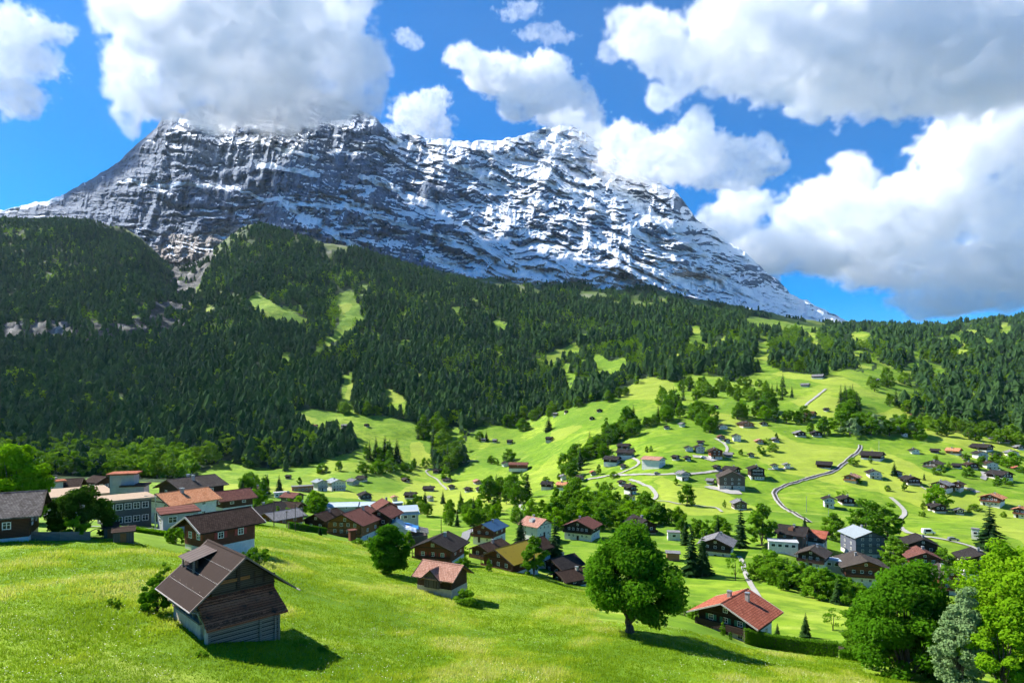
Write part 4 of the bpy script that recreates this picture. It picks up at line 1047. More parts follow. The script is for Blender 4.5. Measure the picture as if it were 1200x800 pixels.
H(1020, 657, 48, 28, 'zinc', 'slate', 'tall blue-grey hotel with metal roof and white side wall', Y=232, W=11, L=12, bh=2.6, wh=6.6, pitch=22, cols=3, sidewin=2, oe=0.9, name='hotel', cat='hotel')
H(1015, 690, 58, 16, 'greybrown', 'redbrown', 'large brown chalet on a white ground floor with broad grey roof', Y=208, W=13, L=12, bh=4.2, wh=3.6, pitch=19, cols=4, oe=1.7, of=1.9)
H(1082, 653, 38, 14, 'dark', 'dark', 'black timber chalet with grey-capped roof beyond the leafy ash tree', Y=234, W=9.5, L=10, bh=1.6, wh=3.6, pitch=24, cols=3)
H(1084, 669, 40, 16, 'maroon', 'redbrown', 'chalet with reddish roof on a white base below the black timber chalet', Y=214, W=9.5, L=9, bh=2.2, wh=2.6, pitch=23, cols=3)
H(1116, 697, 34, 28, 'greybrown', 'redbrown', 'tall red-brown house with grey roof above the silver willow', Y=200, W=7.6, L=8, bh=1.8, wh=4.6, pitch=27, cols=2)
H(1150, 674, 44, 16, 'dark', 'dark', 'dark chalet half hidden behind the reddish pine', Y=212, W=10, L=10, bh=2.4, wh=3.0, pitch=23, cols=3)
B(1143, 629, 10, 0, 3.4, 'tiny white transformer house at the roadside bend beside the tall spruce', Y=262, asp=0.9, cols=1, rows=1, name='transformer_house', over=0.2)

# --- chalet with the red roof and the two barns on the meadow
H(850, 748, 78, -24, 'red', 'dark', 'dark timber chalet with bright red roof and two white chimneys', Y=112, W=10.5, L=9.0, bh=2.0, wh=2.6, pitch=24, cols=3, shutter=M_GREENP, oe=1.6, of=2.0, chim=2, verge=M_PALE)

# --- hillside: (px, foot, width, yaw, roof, wall, label, extras)
for row in [
 (306,581,26,30,'brown','concrete','pale walled house with brown roof at the edge of the wood', {}),
 (299,584,12,60,'pink','plaster','small white shed with faded pink roof in front of the pale walled house', {}),
 (350,589,32,50,'maroon','greybrown','long house with dark maroon roof below the twin hotels', {}),
 (378,575,22,28,'zinc','concrete','first of twin hotels with grey-green roofs, the one beside the long flat building', {'bh':2.4,'wh':5.0,'cols':3,'pitch':18}),
 (397,575,28,24,'zinc','plaster','second of twin hotels with grey-green roofs, the one beside the purple-grey roof', {'bh':2.4,'wh':5.0,'cols':4,'pitch':18}),
 (417,568,18,45,'grey','concrete','house with purple-grey roof above the twin hotels', {}),
 (428,564,17,55,'dark','greybrown','dark long barn at the track end above the twin hotels', {}),
 (429,586,20,12,'dark','greybrown','lone dark chalet on the pale meadow below the ruin-like hut', {}),
 (487,584,18,75,'dark','dark','long dark barn in the meadow above the trees by the tin halls', {}),
 (463,587,9,10,'pink','plaster','tiny pale cabin beside the long dark barn', {}),
 (561,567,14,20,'pink','orange','orange-walled house with white gable above the stream trees', {}),
 (551,576,14,30,'dark','dark','dark barn below the orange-walled house, the one nearer the spruce', {}),
 (564,576,13,30,'dark','dark','dark barn below the orange-walled house, the one with the pale end', {}),
 (527,565,15,40,'dark','dark','dark chalet at the track bend under a round tree', {}),
 (530,573,11,10,'dark','dark','small dark chalet just below the one under the round tree', {}),
 (508,575,16,80,'dark','dark','low dark barn beside the pale track', {}),
 (506,587,10,35,'grey','plaster','white cottage with light grey roof among conifers', {}),
 (594,546,13,20,'dark','plaster','white farmhouse under the dark tree beside the long red-roofed hall', {}),
 (618,549,25,84,'maroon','redbrown','long farm hall with red-brown roof in the open meadow', {'bh':0.8,'wh':4.0,'pitch':17,'chim':0,'asp':1.7}),
 (664,573,18,70,'orange','orange','house with orange roof at the edge of the village wood', {}),
 (647,572,19,70,'dark','dark','dark long house beside the orange roof', {}),
 (661,562,11,15,'grey','plaster','pale house above the orange roof', {}),
 (683,563,15,60,'dark','dark','dark roofed house in the hamlet behind the village wood', {}),
 (696,557,9,10,'red','orange','small reddish house with a slim tree beside it', {}),
 (737,527,19,70,'dark','dark','uppermost dark house of the hamlet beside the diagonal copse', {}),
 (742,535,24,78,'dark','greybrown','long weathered house in the middle of the hamlet beside the diagonal copse', {}),
 (725,543,24,70,'dark','dark','dark house with pale front at the foot of the diagonal copse', {}),
 (731,549,8,10,'dark','dark','tiny dark hut at the bend of the track below the hamlet', {}),
 (776,547,32,62,'pink','plaster','pale farm hall with long faded red roof on the knoll', {'bh':1.5,'wh':4.2,'pitch':18,'chim':0,'asp':1.5}),
 (794,539,14,40,'dark','dark','dark house close behind the pale farm hall', {}),
 (807,540,12,20,'dark','dark','low dark house beside the pale farm hall and the white yard', {}),
 (808,529,14,10,'dark','plaster','black and white chalet, the wider of the pair above the yard', {}),
 (821,531,16,15,'dark','plaster','black and white chalet with tall white base in the pair above the yard', {'bh':3.0}),
 (824,521,10,70,'dark','dark','small dark barn above the black and white pair', {}),
 (840,538,21,14,'brown','redbrown','red-brown chalet with long balconies on the hillside', {'balcony':1,'bh':2.2,'wh':4.4,'balmat':'orange'}),
 (858,536,14,80,'grey','greybrown','low grey-roofed stable joined to the red-brown balcony chalet', {'chim':0}),
 (881,536,11,8,'dark','dark','lone dark hut in the plain green field', {}),
 (782,503,10,10,'dark','dark','dark hut under the trees on the knoll top', {}),
 (801,500,10,40,'grey','plaster','pale hut between two groups of round trees', {}),
 (839,479,12,30,'dark','dark','dark chalet on the upper slope under a lone tree', {}),
 (823,488,9,60,'dark','dark','small barn with pale roof below the dark upper chalet', {}),
 (848,503,14,10,'dark','plaster','dark-roofed house with white ground floor beside tall trees', {}),
 (877,501,23,30,'brown','terra','big brown house with pinkish front on the terrace', {'cols':3}),
 (896,499,12,10,'dark','dark','black chalet standing beside the big brown house', {}),
 (846,515,13,15,'maroon','redbrown','reddish chalet at the top of the little lane', {}),
 (864,517,14,10,'dark','plaster','black and white house beside the reddish chalet', {'bh':2.8}),
 (853,519,9,20,'dark','dark','little dark shed in front of the black and white house', {}),
 (891,520,14,16,'pink','terra','pinkish-roofed house in the middle slope', {}),
 (910,518,14,25,'grey','dark','grey-roofed dark house next to the pinkish-roofed one', {}),
 (803,563,20,38,'grey','plaster','white half-timbered house with grey roof on the valley road', {'bh':2.6,'cols':4}),
 (864,556,25,60,'dark','dark','dark long house just above the great grey barn', {}),
 (842,551,11,30,'dark','dark','small dark house with white gable on the valley road', {}),
 (888,562,24,14,'dark','dark','dark chalet with three rows of white windows beside the great grey barn', {'bh':2.4,'wh':5.0,'cols':4}),
 (836,567,10,70,'grey','greybrown','low shed built against the great grey barn', {'chim':0}),
 (742,579,21,40,'dark','dark','dark chalet by the loop of the white road', {'bh':2.4}),
 (741,588,14,20,'dark','plaster','pale-fronted cottage just below the dark chalet by the road loop', {}),
 (731,569,10,30,'dark','dark','dark roofed cabin in the trees above the road loop', {}),
 (776,600,13,80,'tin','plaster','small white flat shed with bright roof below the road loop', {'chim':0,'wh':2.0,'bh':0.6,'pitch':8}),
 (954,489,22,70,'maroon','redbrown','red-brown long house under the steep straight lane', {}),
 (939,512,18,22,'grey','dark','dark chalet with light roof in the pair under the upper trees', {}),
 (958,512,17,18,'dark','dark','dark chalet overgrown by trees, beside the light-roofed one', {}),
 (909,550,9,12,'dark','plaster','tiny black and white cabin on the dirt track', {}),
 (923,549,8,12,'grey','plaster','tiny pale cabin on the dirt track', {}),
 (974,548,19,86,'dark','dark','long black shed beside the railway line', {'chim':0,'cols':0,'sidewin':0,'bh':0.4,'wh':2.6}),
 (1034,539,28,76,'dark','dark','long dark farmhouse above the railway bend', {}),
 (996,565,22,-18,'pink','orange','orange-brown chalet with salmon roof beside the railway line', {}),
 (1026,561,21,16,'dark','plaster','white chalet with wide charcoal roof east of the railway line', {}),
 (972,595,18,10,'dark','plaster','black chalet on a white base, twin of the barn beside it', {'bh':2.8}),
 (994,592,24,20,'dark','dark','black barn with low wide roof touching the white-based chalet', {}),
 (970,482,9,40,'dark','dark','dark hut in the shade of the upper spruces', {}),
 (1073,532,15,18,'dark','plaster','lone dark chalet with pale base in the open slope', {}),
 (1100,531,12,80,'dark','dark','low dark barn beside the bushes and the salmon-roofed house', {}),
 (1125,533,19,75,'orange','orange','long low house with salmon roof on the upper slope', {}),
 (1160,529,26,66,'dark','dark','long black farmhouse high on the slope', {}),
 (1178,519,24,40,'grey','dark','black chalet with silvery roof at the forest edge', {}),
 (1142,512,15,76,'brown','brown','low brown barn at the forest edge', {}),
 (1196,527,14,30,'grey','dark','dark house cut by the picture edge near the forest', {}),
 (1090,549,25,-24,'greybrown','greybrown','weathered brown barn-house with pale roof facing the slope', {'cols':3}),
 (1152,539,20,30,'dark','plaster','white-based dark house, uppermost of the dense hamlet', {'bh':2.8}),
 (1133,539,11,20,'brown','terra','small pinkish house at the near end of the dense hamlet', {}),
 (1170,537,14,30,'dark','dark','dark house behind the white-based one in the dense hamlet', {}),
 (1188,536,18,24,'grey','plaster','pale house with grey roof at the end of the dense hamlet', {}),
 (1126,549,13,76,'dark','dark','low black shed in front of the dense hamlet', {}),
 (1141,550,19,30,'brown','dark','brown-roofed chalet in the front row of the dense hamlet', {}),
 (1163,550,22,28,'brown','plaster','white chalet with brown roof in the front row of the dense hamlet', {}),
 (1181,564,30,56,'dark','dark','long dark chalet with rows of bright windows below the dense hamlet', {'cols':3,'bh':2.4}),
 (1193,552,10,20,'red','redbrown','little house with red roof behind the bright round tree', {}),
 (1054,558,14,20,'dark','dark','dark chalet half hidden behind a black spruce', {}),
 (1071,568,26,30,'dark','dark','dark chalet with broad charcoal roof in the middle of the slope', {'cols':3}),
 (1100,576,27,-22,'grey','brown','brown farmhouse with pale base and grey porch roof', {'bh':2.4,'cols':4}),
 (1120,575,18,-20,'brown','brown','smaller brown house attached to the brown farmhouse', {'bh':2.2}),
 (1160,593,29,-14,'orange','redbrown','orange-roofed brown chalet on a bright white base', {'bh':2.8,'cols':4,'balcony':1}),
 (1195,607,20,-10,'orange','redbrown','orange-roofed house cut by the picture edge', {'bh':2.4}),
 (1102,601,25,30,'dark','dark','dark chalet under the big round tree', {}),
 (1125,603,11,10,'grey','dark','small carport-like shed on the far side of the big round tree', {'chim':0}),
 (1078,489,13,74,'maroon','redbrown','red-brown house in the forest clearing', {}),
 (1030,447,9,40,'grey','greybrown','pale roofed barn at the top of the steep straight lane', {}),
 (866,462,9,70,'grey','greybrown','pale roofed barn beneath the forest edge', {}),
 (948,453,12,76,'grey','greybrown','long grey alpine barn high above the lane', {}),
 (965,443,16,76,'grey','dark','uppermost dark house at the forest edge', {}),
]:
    px, by, wp, yw, rf, wl, lab, kw = row
    kw = dict(kw)
    if kw.get('balmat'): kw['balmat'] = WL[kw['balmat']]
    kw.setdefault('bh', (1.8 if wl == 'plaster' else 1.3) if wp > 16 else (1.2 if wl == 'plaster' else 0.8)); kw.setdefault('wh', 2.6 if wp > 16 else 2.1)
    kw.setdefault('pitch', 21); kw.setdefault('oe', 1.4)
    H(px, by, wp, yw, rf, wl, lab, **kw)
H(858, 573, 36, 8, 'greybrown', 'greybrown', 'great weathered grey barn with a wide gable on a pale gravel yard', bh=2.2, wh=5.2, pitch=26, cols=3, chim=0, name='barn', cat='barn', base='stone', attic=0, asp=1.0)
B(355, 576, 26, 6, 4.0, 'long flat building with pale roof beside the twin hotels', asp=0.4, wall='terra', roof='grey', cols=5)
B(329, 583, 16, 6, 3.0, 'low white shed in front of the long flat building', asp=0.5, cols=3, roof='concrete', name='shed', cat='shed')
for row in [
 (298,562,10,40,'grey','grey','pale roofed hay hut on the bright field below the forest'),
 (340,561,9,50,'dark','dark','dark hay hut in the forest shadow on the bright field'),
 (477,565,12,30,'greybrown','dark','tumbledown hut wrapped in bushes on the pale meadow'),
 (514,554,10,70,'dark','dark','dark hut at the upper end of the pale track'),
 (703,483,8,10,'dark','dark','tiny dark hay hut, the upper of two below the forest'),
 (694,492,7,10,'dark','dark','tiny dark hay hut, the lower of two below the forest'),
 (653,487,8,60,'grey','dark','hay hut with light roof near the forest corner'),
 (664,484,6,20,'dark','dark','smallest hay hut under the forest edge'),
 (647,516,11,70,'dark','dark','dark hay barn alone in the middle of the wide green slope'),
 (600,519,9,70,'dark','dark','dark hay hut, the one of three in a line closest to the open slope'),
 (582,518,8,60,'grey','dark','hay hut in the middle of the line of three'),
 (569,517,8,60,'grey','greybrown','pale hay hut of the line of three beside the two trees'),
 (371,501,9,60,'maroon','brown','reddish hay hut on the yellow field'),
 (388,503,9,60,'brown','brown','brown hay hut behind the spruce tops on the yellow field'),
 (408,501,11,70,'grey','dark','hay hut with grey roof on the yellow field'),
 (405,504,9,40,'grey','greybrown','low pale hut just below the grey-roofed hay hut'),
 (431,500,8,30,'dark','dark','dark hay hut among small bushes on the green field'),
 (1061,512,9,20,'dark','plaster','white fronted hut beside the blossoming bush'),
]:
    Hut(*row)
# ------------------------------------------------------------------ the old barn in the meadow
def old_barn():
    p = pt(281, 757, 56.6); p.z = float(height(p.x, p.y))+0.1
    a = R(46)
    W_, L_ = 7.0, 7.4
    loc = p+Vector((-math.sin(a), math.cos(a), 0))*(L_/2)
    e = empty('old_barn', loc, a); tag(e, 'weathered old barn with brown sheet roof and red shingled lean-to alone in the meadow', 'barn')
    d = L_/2; eave, ridge = 4.9, 7.7
    b = MB(); b.box(-W_/2, -W_/2+0.35, -d, d, -2.5, 2.1, WL['stone']); b.box(-W_/2+0.353, W_/2, d-0.35, d, -2.5, 2.1, WL['stone']); b.box(W_/2-0.35, W_/2, -d, d-0.353, -2.5, 2.1, WL['stone'])
    b.box(-W_/2+0.353, W_/2-0.353, -d+0.02, -d+0.4, -2.5, 2.1, WL['greybrown']); b.build('base', e)
    # upper log room, set back on the long side so that an open gallery is left there
    b = MB(); x0 = -W_/2+1.1
    b.prism([(x0, 2.103), (W_/2-0.05, 2.103), (W_/2-0.05, eave), (0, ridge-0.05), (x0, eave+0.75)], -d+0.25, d-0.2, WL['oldlog'])
    for zz in (2.9, 3.7, 4.5, 5.3): b.box(x0-0.06, W_/2, -d+0.17, -d+0.247, zz-0.07, zz+0.07, M_TRIM)
    b.box(-0.2, 0.1, -d+0.10, -d+0.246, 4.6, ridge-0.6, M_TRIM); b.box(-2.3, 1.0, -d+0.12, -d+0.246, 5.30, 5.62, WL['orange'])
    for xx in (1.4, 2.3): b.box(xx, xx+0.14, -d+0.13, -d+0.246, 4.7, 5.9, M_TRIM)
    b.build('wall', e)
    # gallery floor, posts, rail and braces on the long side
    b = MB()
    b.box(-W_/2-0.15, x0-0.003, -d, d, 2.103, 2.25, WL['grey'])
    for i in range(5):
        y = -d+0.15+i*(L_-0.3)/4
        b.box(-W_/2-0.02, -W_/2+0.16, y-0.09, y+0.09, 2.253, eave+0.15, WL['grey'])
        if i < 4 and i != 1: b.hexa([(-W_/2+0.02, y+0.1, 2.3), (-W_/2+0.1, y+0.1, 2.3), (-W_/2+0.1, y+0.25, 2.3), (-W_/2+0.02, y+0.25, 2.3), (-W_/2+0.02, y+1.25, 3.9), (-W_/2+0.1, y+1.25, 3.9), (-W_/2+0.1, y+1.4, 3.9), (-W_/2+0.02, y+1.4, 3.9)], WL['grey'])
    b.box(-W_/2-0.10, -W_/2-0.03, -d-0.05, d, 3.05, 3.2, WL['grey']); b.box(-W_/2-0.55, -W_/2-0.11, 0.2, d, 2.75, 2.85, WL['grey'])
    b.build('gallery', e)
    # lower front room with the shingled lean-to roof
    fy = -d-1.25
    b = MB(); b.box(-W_/2+0.35, W_/2-0.25, fy, -d-0.003, -2.5, 1.75, WL['grey'])
    for zz in (0.05, 0.45, 0.85, 1.25): b.box(-W_/2+0.30, W_/2-0.2, fy-0.05, fy-0.003, zz-0.03, zz+0.03, M_TRIM)
    for xx in (-W_/2+0.2, 1.3, W_/2-0.75, W_/2-0.4): b.box(xx, xx+0.2, fy-0.12, fy-0.053, -1.5, 1.8, WL['grey'])
    b.build('front_room', e)
    b = MB(); b.box(-W_/2-0.02, -W_/2+0.3, fy-0.1, fy+0.25, -2.5, 2.0, WL['stone']); b.build('pillar', e)
    b = MB(); xa, xb = -W_/2-0.15, W_/2+0.25; yo, zo, yi, zi = fy-0.85, 1.95, -d+0.23, 4.15
    b.hexa([(xa, yo, zo), (xb, yo, zo), (xb-0.55, yi, zi), (xa-0.1, yi, zi), (xa, yo, zo+0.16), (xb, yo, zo+0.16), (xb-0.55, yi, zi+0.16), (xa-0.1, yi, zi+0.16)], RF['rust'])
    r = random.Random(5)
    for i in range(9):      # courses of shingles, a little uneven
        f = i/9; y = yo+(yi-yo)*f; z = zo+(zi-zo)*f+0.16
        n = 26
        for k in range(n):
            if r.random() < 0.10: continue
            u0 = xa+(xb-0.55*f-xa)*k/n; u1 = xa+(xb-0.55*f-xa)*(k+0.93)/n; q = r.uniform(0.02, 0.06)
            b.hexa([(u0, y-0.05, z+0.004), (u1, y-0.05, z+0.004), (u1, y+0.28, z+0.25), (u0, y+0.28, z+0.25), (u0, y-0.05, z+0.02+q), (u1, y-0.05, z+0.02+q), (u1, y+0.28, z+0.262), (u0, y+0.28, z+0.262)], RF['rust'])
    b.build('lean_to_roof', e)
    # main roof; the dormer cuts its long side
    mb = roof_mesh(W_, L_, eave+0.14, ridge+0.2, 1.35, 1.55, 0.9, RF['eternit'], 0.12, verge=RF['corr'], oer=1.35, trim=RF['corr'])
    ro = mb.build('roof', e)
    b = MB(); sl = (ridge-eave)/(W_/2)
    for i, fx in enumerate((0.28, 0.52, 0.76)):     # lines of pale hooks along the sheets
        x = -(W_/2+1.35)*fx; z = ridge+0.2+x*(ridge+0.06-eave)/(W_/2)
        for k in range(24):
            y = -d-1.3+k*(L_+2.0)/24
            b.box(x-0.05, x+0.03, y, y+0.12, z+0.004, z+0.035, M_PALE)
    b.build('roof_hook', ro)
    b = MB(); x1 = -0.55; z1 = ridge+0.2-0.55*sl+0.10; x2 = -W_/2+0.45; z2 = z1-0.72; y0, y1 = 0.5, 4.0
    n = 15
    for k in range(n):
        ya, yb = y0+(y1-y0)*k/n, y0+(y1-y0)*(k+1)/n; ym = (ya+yb)/2; h = 0.055
        b.poly([(x1, ya, z1), (x2, ya, z2), (x2, ym, z2+h), (x1, ym, z1+h)], RF['corr']); b.poly([(x1, ym, z1+h), (x2, ym, z2+h), (x2, yb, z2), (x1, yb, z1)], RF['corr'])
        b.poly([(x1, ya, z1-.04), (x1, ym, z1+h-.04), (x2, ym, z2+h-.04), (x2, ya, z2-.04)], RF['corr']); b.poly([(x1, ym, z1+h-.04), (x1, yb, z1-.04), (x2, yb, z2-.04), (x2, ym, z2+h-.04)], RF['corr'])
    dm = b.build('dormer_roof', e)
    b = MB(); zr = eave+0.2
    b.prism([(x2+0.35, zr+0.0), (x2+0.5, zr), (x2+0.5, z2+0.05), (x2+0.35, z2+0.02)], y0+0.1, y0+0.28, WL['grey']); b.prism([(x2+0.35, zr), (x2+0.5, zr), (x2+0.5, z2+0.05), (x2+0.35, z2+0.02)], y1-0.3, y1-0.1, WL['grey'])
    b.box(x2+0.8, x2+0.9, y0+0.3, y1-0.3, zr+0.1, z2+0.2, WL['dark']); b.build('dormer', e)
    b = MB(); b.cyl([(-W_/2-1.42, -d-1.7, eave-0.98), (-W_/2-1.42, d+0.7, eave-0.98)], [0.06, 0.06], M_CHIM); b.cyl([(W_/2+1.4, -d-2.3, eave-1.06), (W_/2+1.4, d+0.7, eave-1.02)], [0.06, 0.06], M_CHIM); b.build('gutter', ro)
    b = MB(); b.cyl([(-W_/2-1.35, -d-1.3, eave-1.0), (-W_/2-0.5, -d-0.7, eave-1.5), (-W_/2+0.1, -d-0.6, 2.2), (-W_/2+0.1, -d-0.6, 1.2)], [0.05]*4, M_STEEL); b.build('downpipe', e)
old_barn()

# ------------------------------------------------------------------ the tiled barn lower in the meadow
def tiled_barn():
    p = pt(519, 690, 104); p.z = float(height(p.x, p.y))
    a = R(63)
    W_, L_ = 5.2, 7.2; loc = p+Vector((-0.4, 2.6, 0.2))
    e = empty('tiled_barn', loc, a); tag(e, 'small timber barn with salmon tiled roof and cross gable in the lower meadow', 'barn')
    d = L_/2; eave, ridge = 3.3, 4.9
    b = MB(); b.box(-W_/2, W_/2, -d, d, -2.5, 1.25, WL['stone']); b.build('base', e)
    b = MB(); b.prism([(-W_/2+0.05, 1.253), (W_/2-0.05, 1.253), (W_/2-0.05, eave), (0, ridge-0.05), (-W_/2+0.05, eave)], -d+0.05, d-0.05, WL['brown']); b.build('wall', e)
    roof_mesh(W_, L_, eave+0.12, ridge+0.15, 0.8, 0.95, 0.7, RF['pink'], 0.18).build('roof', e)
    # cross gable on the long side
    g = MB(); x0, x1 = -W_/2-0.55, -0.3
    g.prism([(-1.5, 1.26), (1.5, 1.26), (1.5, 3.1), (0, 4.3), (-1.5, 3.1)], 0, 2.6, WL['greybrown'])
    o = g.build('cross_gable', e); o.location = (x0, 0.2, 0); o.rotation_euler = (0, 0, R(-90))
    ro = roof_mesh(3.0, 3.0, 3.2, 4.45, 0.65, 0.55, 0.2, RF['pink'], 0.16).build('cross_roof', e); o = ro; o.location = (x0+1.5, 0.2, 0); o.rotation_euler = (0, 0, R(-90))
    b = MB()
    for k in (-2, -1, 1, 2): b.box(x0-0.06, x0-0.003, 0.2+k*0.55-0.05, 0.2+k*0.55+0.05, 1.3, 3.1, M_TRIM)
    b.build('post', e)
    b = MB(); b.box(-W_/2-0.1, -W_/2-0.003, -d+0.4, -1.6, 1.3, 2.9, WL['dark']); b.build('door', e)
tiled_barn()

# ------------------------------------------------------------------ building site with tarpaulins
def building_site():
    p = pt(476, 634, 196); e = empty('building_site', p, R(10)); tag(e, 'half-built house with open rafters under blue and white tarpaulins', 'construction site')
    b = MB(); b.box(-7.0, 0.5, 0, 8, -3, 4.0, WL['plaster']); b.prism([(-7.0, 4.003), (0.5, 4.003), (-3.2, 6.6)], 0, 8, WL['plaster']); b.build('shell_wall', e)
    b = MB()
    for k in range(10):
        y = 0.2+k*0.85
        b.hexa([(-0.2, y, 3.9), (7.4, y, 2.2), (7.4, y+.14, 2.2), (-0.2, y+.14, 3.9), (-0.2, y, 4.1), (7.4, y, 2.4), (7.4, y+.14, 2.4), (-0.2, y+.14, 4.1)], M_PALE)
    for k in range(6):
        x = 0.8+k*1.25; b.box(x, x+.12, -0.2, 9, 4.0-0.224*x-.25, 4.0-0.224*x-.1, M_PALE)
    b.build('rafter', e)
    b = MB(); b.box(0.6, 7.0, 0.2, 8, -3, 1.6, WL['greybrown']); b.build('lower_wall', e)
    r = np.random.default_rng(4)
    def tarp(x0, x1, y0, y1, zf, mat, nm):
        n = 14; xs = np.linspace(x0, x1, n); ys = np.linspace(y0, y1, n); X, Y = np.meshgrid(xs, ys)
        Z = zf(X, Y)+0.22*vnoise(X*1.1+9, Y*0.9)+0.1*vnoise(X*3, Y*3)
        me = mesh_np(nm, np.stack([X, Y, Z], -1).reshape(-1, 3), grid_faces(n, n), mat, None, True)
        o = link(nm, me, e); md = o.modifiers.new('thick', 'SOLIDIFY'); md.thickness = 0.03
    mb_, mw_ = mat_plain('blue_tarpaulin', (0.035, 0.22, 0.55), 0.4, 0.5, 0.15), mat_plain('white_tarpaulin', (0.60, 0.66, 0.72), 0.45, 0.5, 0.12)
    tarp(-0.6, 4.2, 1.5, 8.0, lambda X, Y: 4.55-0.26*X, mb_, 'blue_tarpaulin')
    tarp(-1.2, 3.4, -0.8, 1.9, lambda X, Y: 4.3-0.28*X+0.28*Y, mw_, 'white_tarpaulin')
    tarp(-7.6, -3.2, -0.4, 8.4, lambda X, Y: 6.9-0.68*np.abs(X+3.2), mw_, 'roof_sheet')
    b = MB()
    for x in (-7.6, -4.8, -2.0, 1.0):
        b.cyl([(x, -1.2, -3), (x, -1.2, 5.2)], [0.05, 0.05], M_STEEL, 5)
    for z in (0.6, 2.6, 4.6): b.box(-7.7, 1.1, -1.24, -1.16, z, z+0.08, M_STEEL)
    b.build('scaffold', e)
building_site()

# ------------------------------------------------------------------ poles, sheds, walls, hedges
def pole(px, by, Y, h, label, lamp=False, r=0.11, name='utility_pole', cat='utility pole', mat=None):
    p = pt(px, by, Y); p.z = float(height(p.x, p.y)); h = (by-0)*0+h
    e = empty(name, p); tag(e, label, cat)
    b = MB(); b.cyl([(0, 0, -0.6), (0, 0, h*0.5), (0, 0, h)], [r, r*0.85, r*0.65], mat or M_STEEL, 8); b.build('post', e)
    if lamp:
        b = MB(); b.cyl([(0, 0, h-0.1), (-0.5, -0.2, h+0.05), (-1.3, -0.5, h+0.05)], [0.05, 0.045, 0.04], M_STEEL, 6); b.build('arm', e)
        b = MB(); b.box(-1.75, -1.2, -0.68, -0.38, h-0.02, h+0.10, M_STEEL); b.build('lamp_head', e)
    elif h > 4:
        b = MB(); b.box(-0.4, 0.4, -0.05, 0.05, h-0.35, h-0.25, mat or M_TRIM)
        for x in (-0.3, 0.25): b.box(x, x+0.06, -0.03, 0.03, h-0.247, h-0.1, M_PALE)
        b.build('crossarm', e)
pole(182, 622, 116, 7.0, 'grey street lamp on the lane below the school', True, 0.13, 'street_lamp', 'street lamp')
pole(321, 628, 158, 7.2, 'grey pole at the meadow edge, the nearest to the red-brown chalet', mat=M_BARK)
pole(336, 626, 172, 4.8, 'shorter wooden pole standing between the two tall poles at the meadow edge', mat=M_BARK)
pole(346, 627, 160, 7.4, 'tall pole at the meadow edge in front of the long dark hedge', mat=M_BARK)
pole(356, 625, 176, 4.6, 'wooden pole beside the dark hedge, closest to the honey-brown chalet', mat=M_BARK)
pole(517, 640, 186, 11.0, 'tall dark mast rising above the red-shuttered dark chalet', mat=M_TRIM, r=0.14)
pole(172, 582, 150, 8.5, 'thin grey mast beside the concrete tower', r=0.12)
pole(945, 597, 330, 8.5, 'slim pale pole beside the lower end of the railway line', r=0.14)
pole(971, 604, 300, 7.0, 'slim pale pole below the black white-based chalet', r=0.14)
pole(1030, 532, 480, 9.0, 'slim pole above the long dark farmhouse by the railway bend', r=0.16)

def garden_shed(px, by, Y, W_, label):
    p = pt(px, by, Y); p.z = float(height(p.x, p.y))
    e = empty('garden_shed', p, R(30)); tag(e, label, 'shed')
    b = MB(); b.box(-W_/2, W_/2, -1.0, 1.0, -0.5, 1.7, WL['greybrown']); b.build('wall', e)
    b = MB(); b.hexa([(-W_/2-.3, -1.4, 1.703), (W_/2+.3, -1.4, 1.703), (W_/2+.3, 1.3, 2.1), (-W_/2-.3, 1.3, 2.1), (-W_/2-.3, -1.4, 1.8), (W_/2+.3, -1.4, 1.8), (W_/2+.3, 1.3, 2.2), (-W_/2-.3, 1.3, 2.2)], RF['brown']); b.build('roof', e)
    b = MB(); b.box(-0.4, 0.4, -1.05, -1.003, 0.1, 1.5, WL['orange']); b.build('door', e)
garden_shed(145, 636, 92, 2.6, 'small brown garden shed on the mown lawn, the larger of two')
garden_shed(130, 634, 95, 1.7, 'tiny dark shelter beside the garden shed on the mown lawn')

def fence_run(name, label, cat, pts, mat, h, post=2.0, rails=2, boards=False):
    P = [Vector((q[0], q[1], float(height(q[0], q[1])))) for q in pts]
    e = empty(name, P[0]); tag(e, label, cat); mb = MB(); pb = MB()
    for a, b in zip(P, P[1:]):
        n = max(1, int((b-a).length/post))
        for k in range(n):
            q0 = a.lerp(b, k/n)-P[0]; q1 = a.lerp(b, (k+1)/n)-P[0]
            for q in (q0, q1): q.z = float(height(q.x+P[0].x, q.y+P[0].y))-P[0].z
            pb.box(q0.x-.05, q0.x+.05, q0.y-.05, q0.y+.05, q0.z-.3, q0.z+h+.08, mat)
            for j in range(rails):
                z0 = (0.0 if boards else h*(j+0.6)/rails-.05); z1 = (h if boards else z0+.12)
                d = (q1-q0); nrm = Vector((-d.y, d.x, 0)).normalized()*0.02; nrm += Vector((0, -0.06, 0))
                mb.hexa([q0+nrm+Vector((0, 0, z0)), q1+nrm+Vector((0, 0, z0)), q1-nrm*0.3+Vector((0, 0, z0)), q0-nrm*0.3+Vector((0, 0, z0)), q0+nrm+Vector((0, 0, z1)), q1+nrm+Vector((0, 0, z1)), q1-nrm*0.3+Vector((0, 0, z1)), q0-nrm*0.3+Vector((0, 0, z1))], mat)
                if boards: break
    mb.build('board_panel' if boards else 'rail', e); pb.build('post', e)
def gpx(px, py, Y): return ((px-CX)/F*Y, Y)
fence_run('board_fence', 'dark weathered board fence below the shingle-roofed chalet', 'fence', [gpx(34, 626, 88), gpx(70, 630, 89), gpx(106, 636, 91)], WL['grey'], 1.3, 2.2, 1, True)
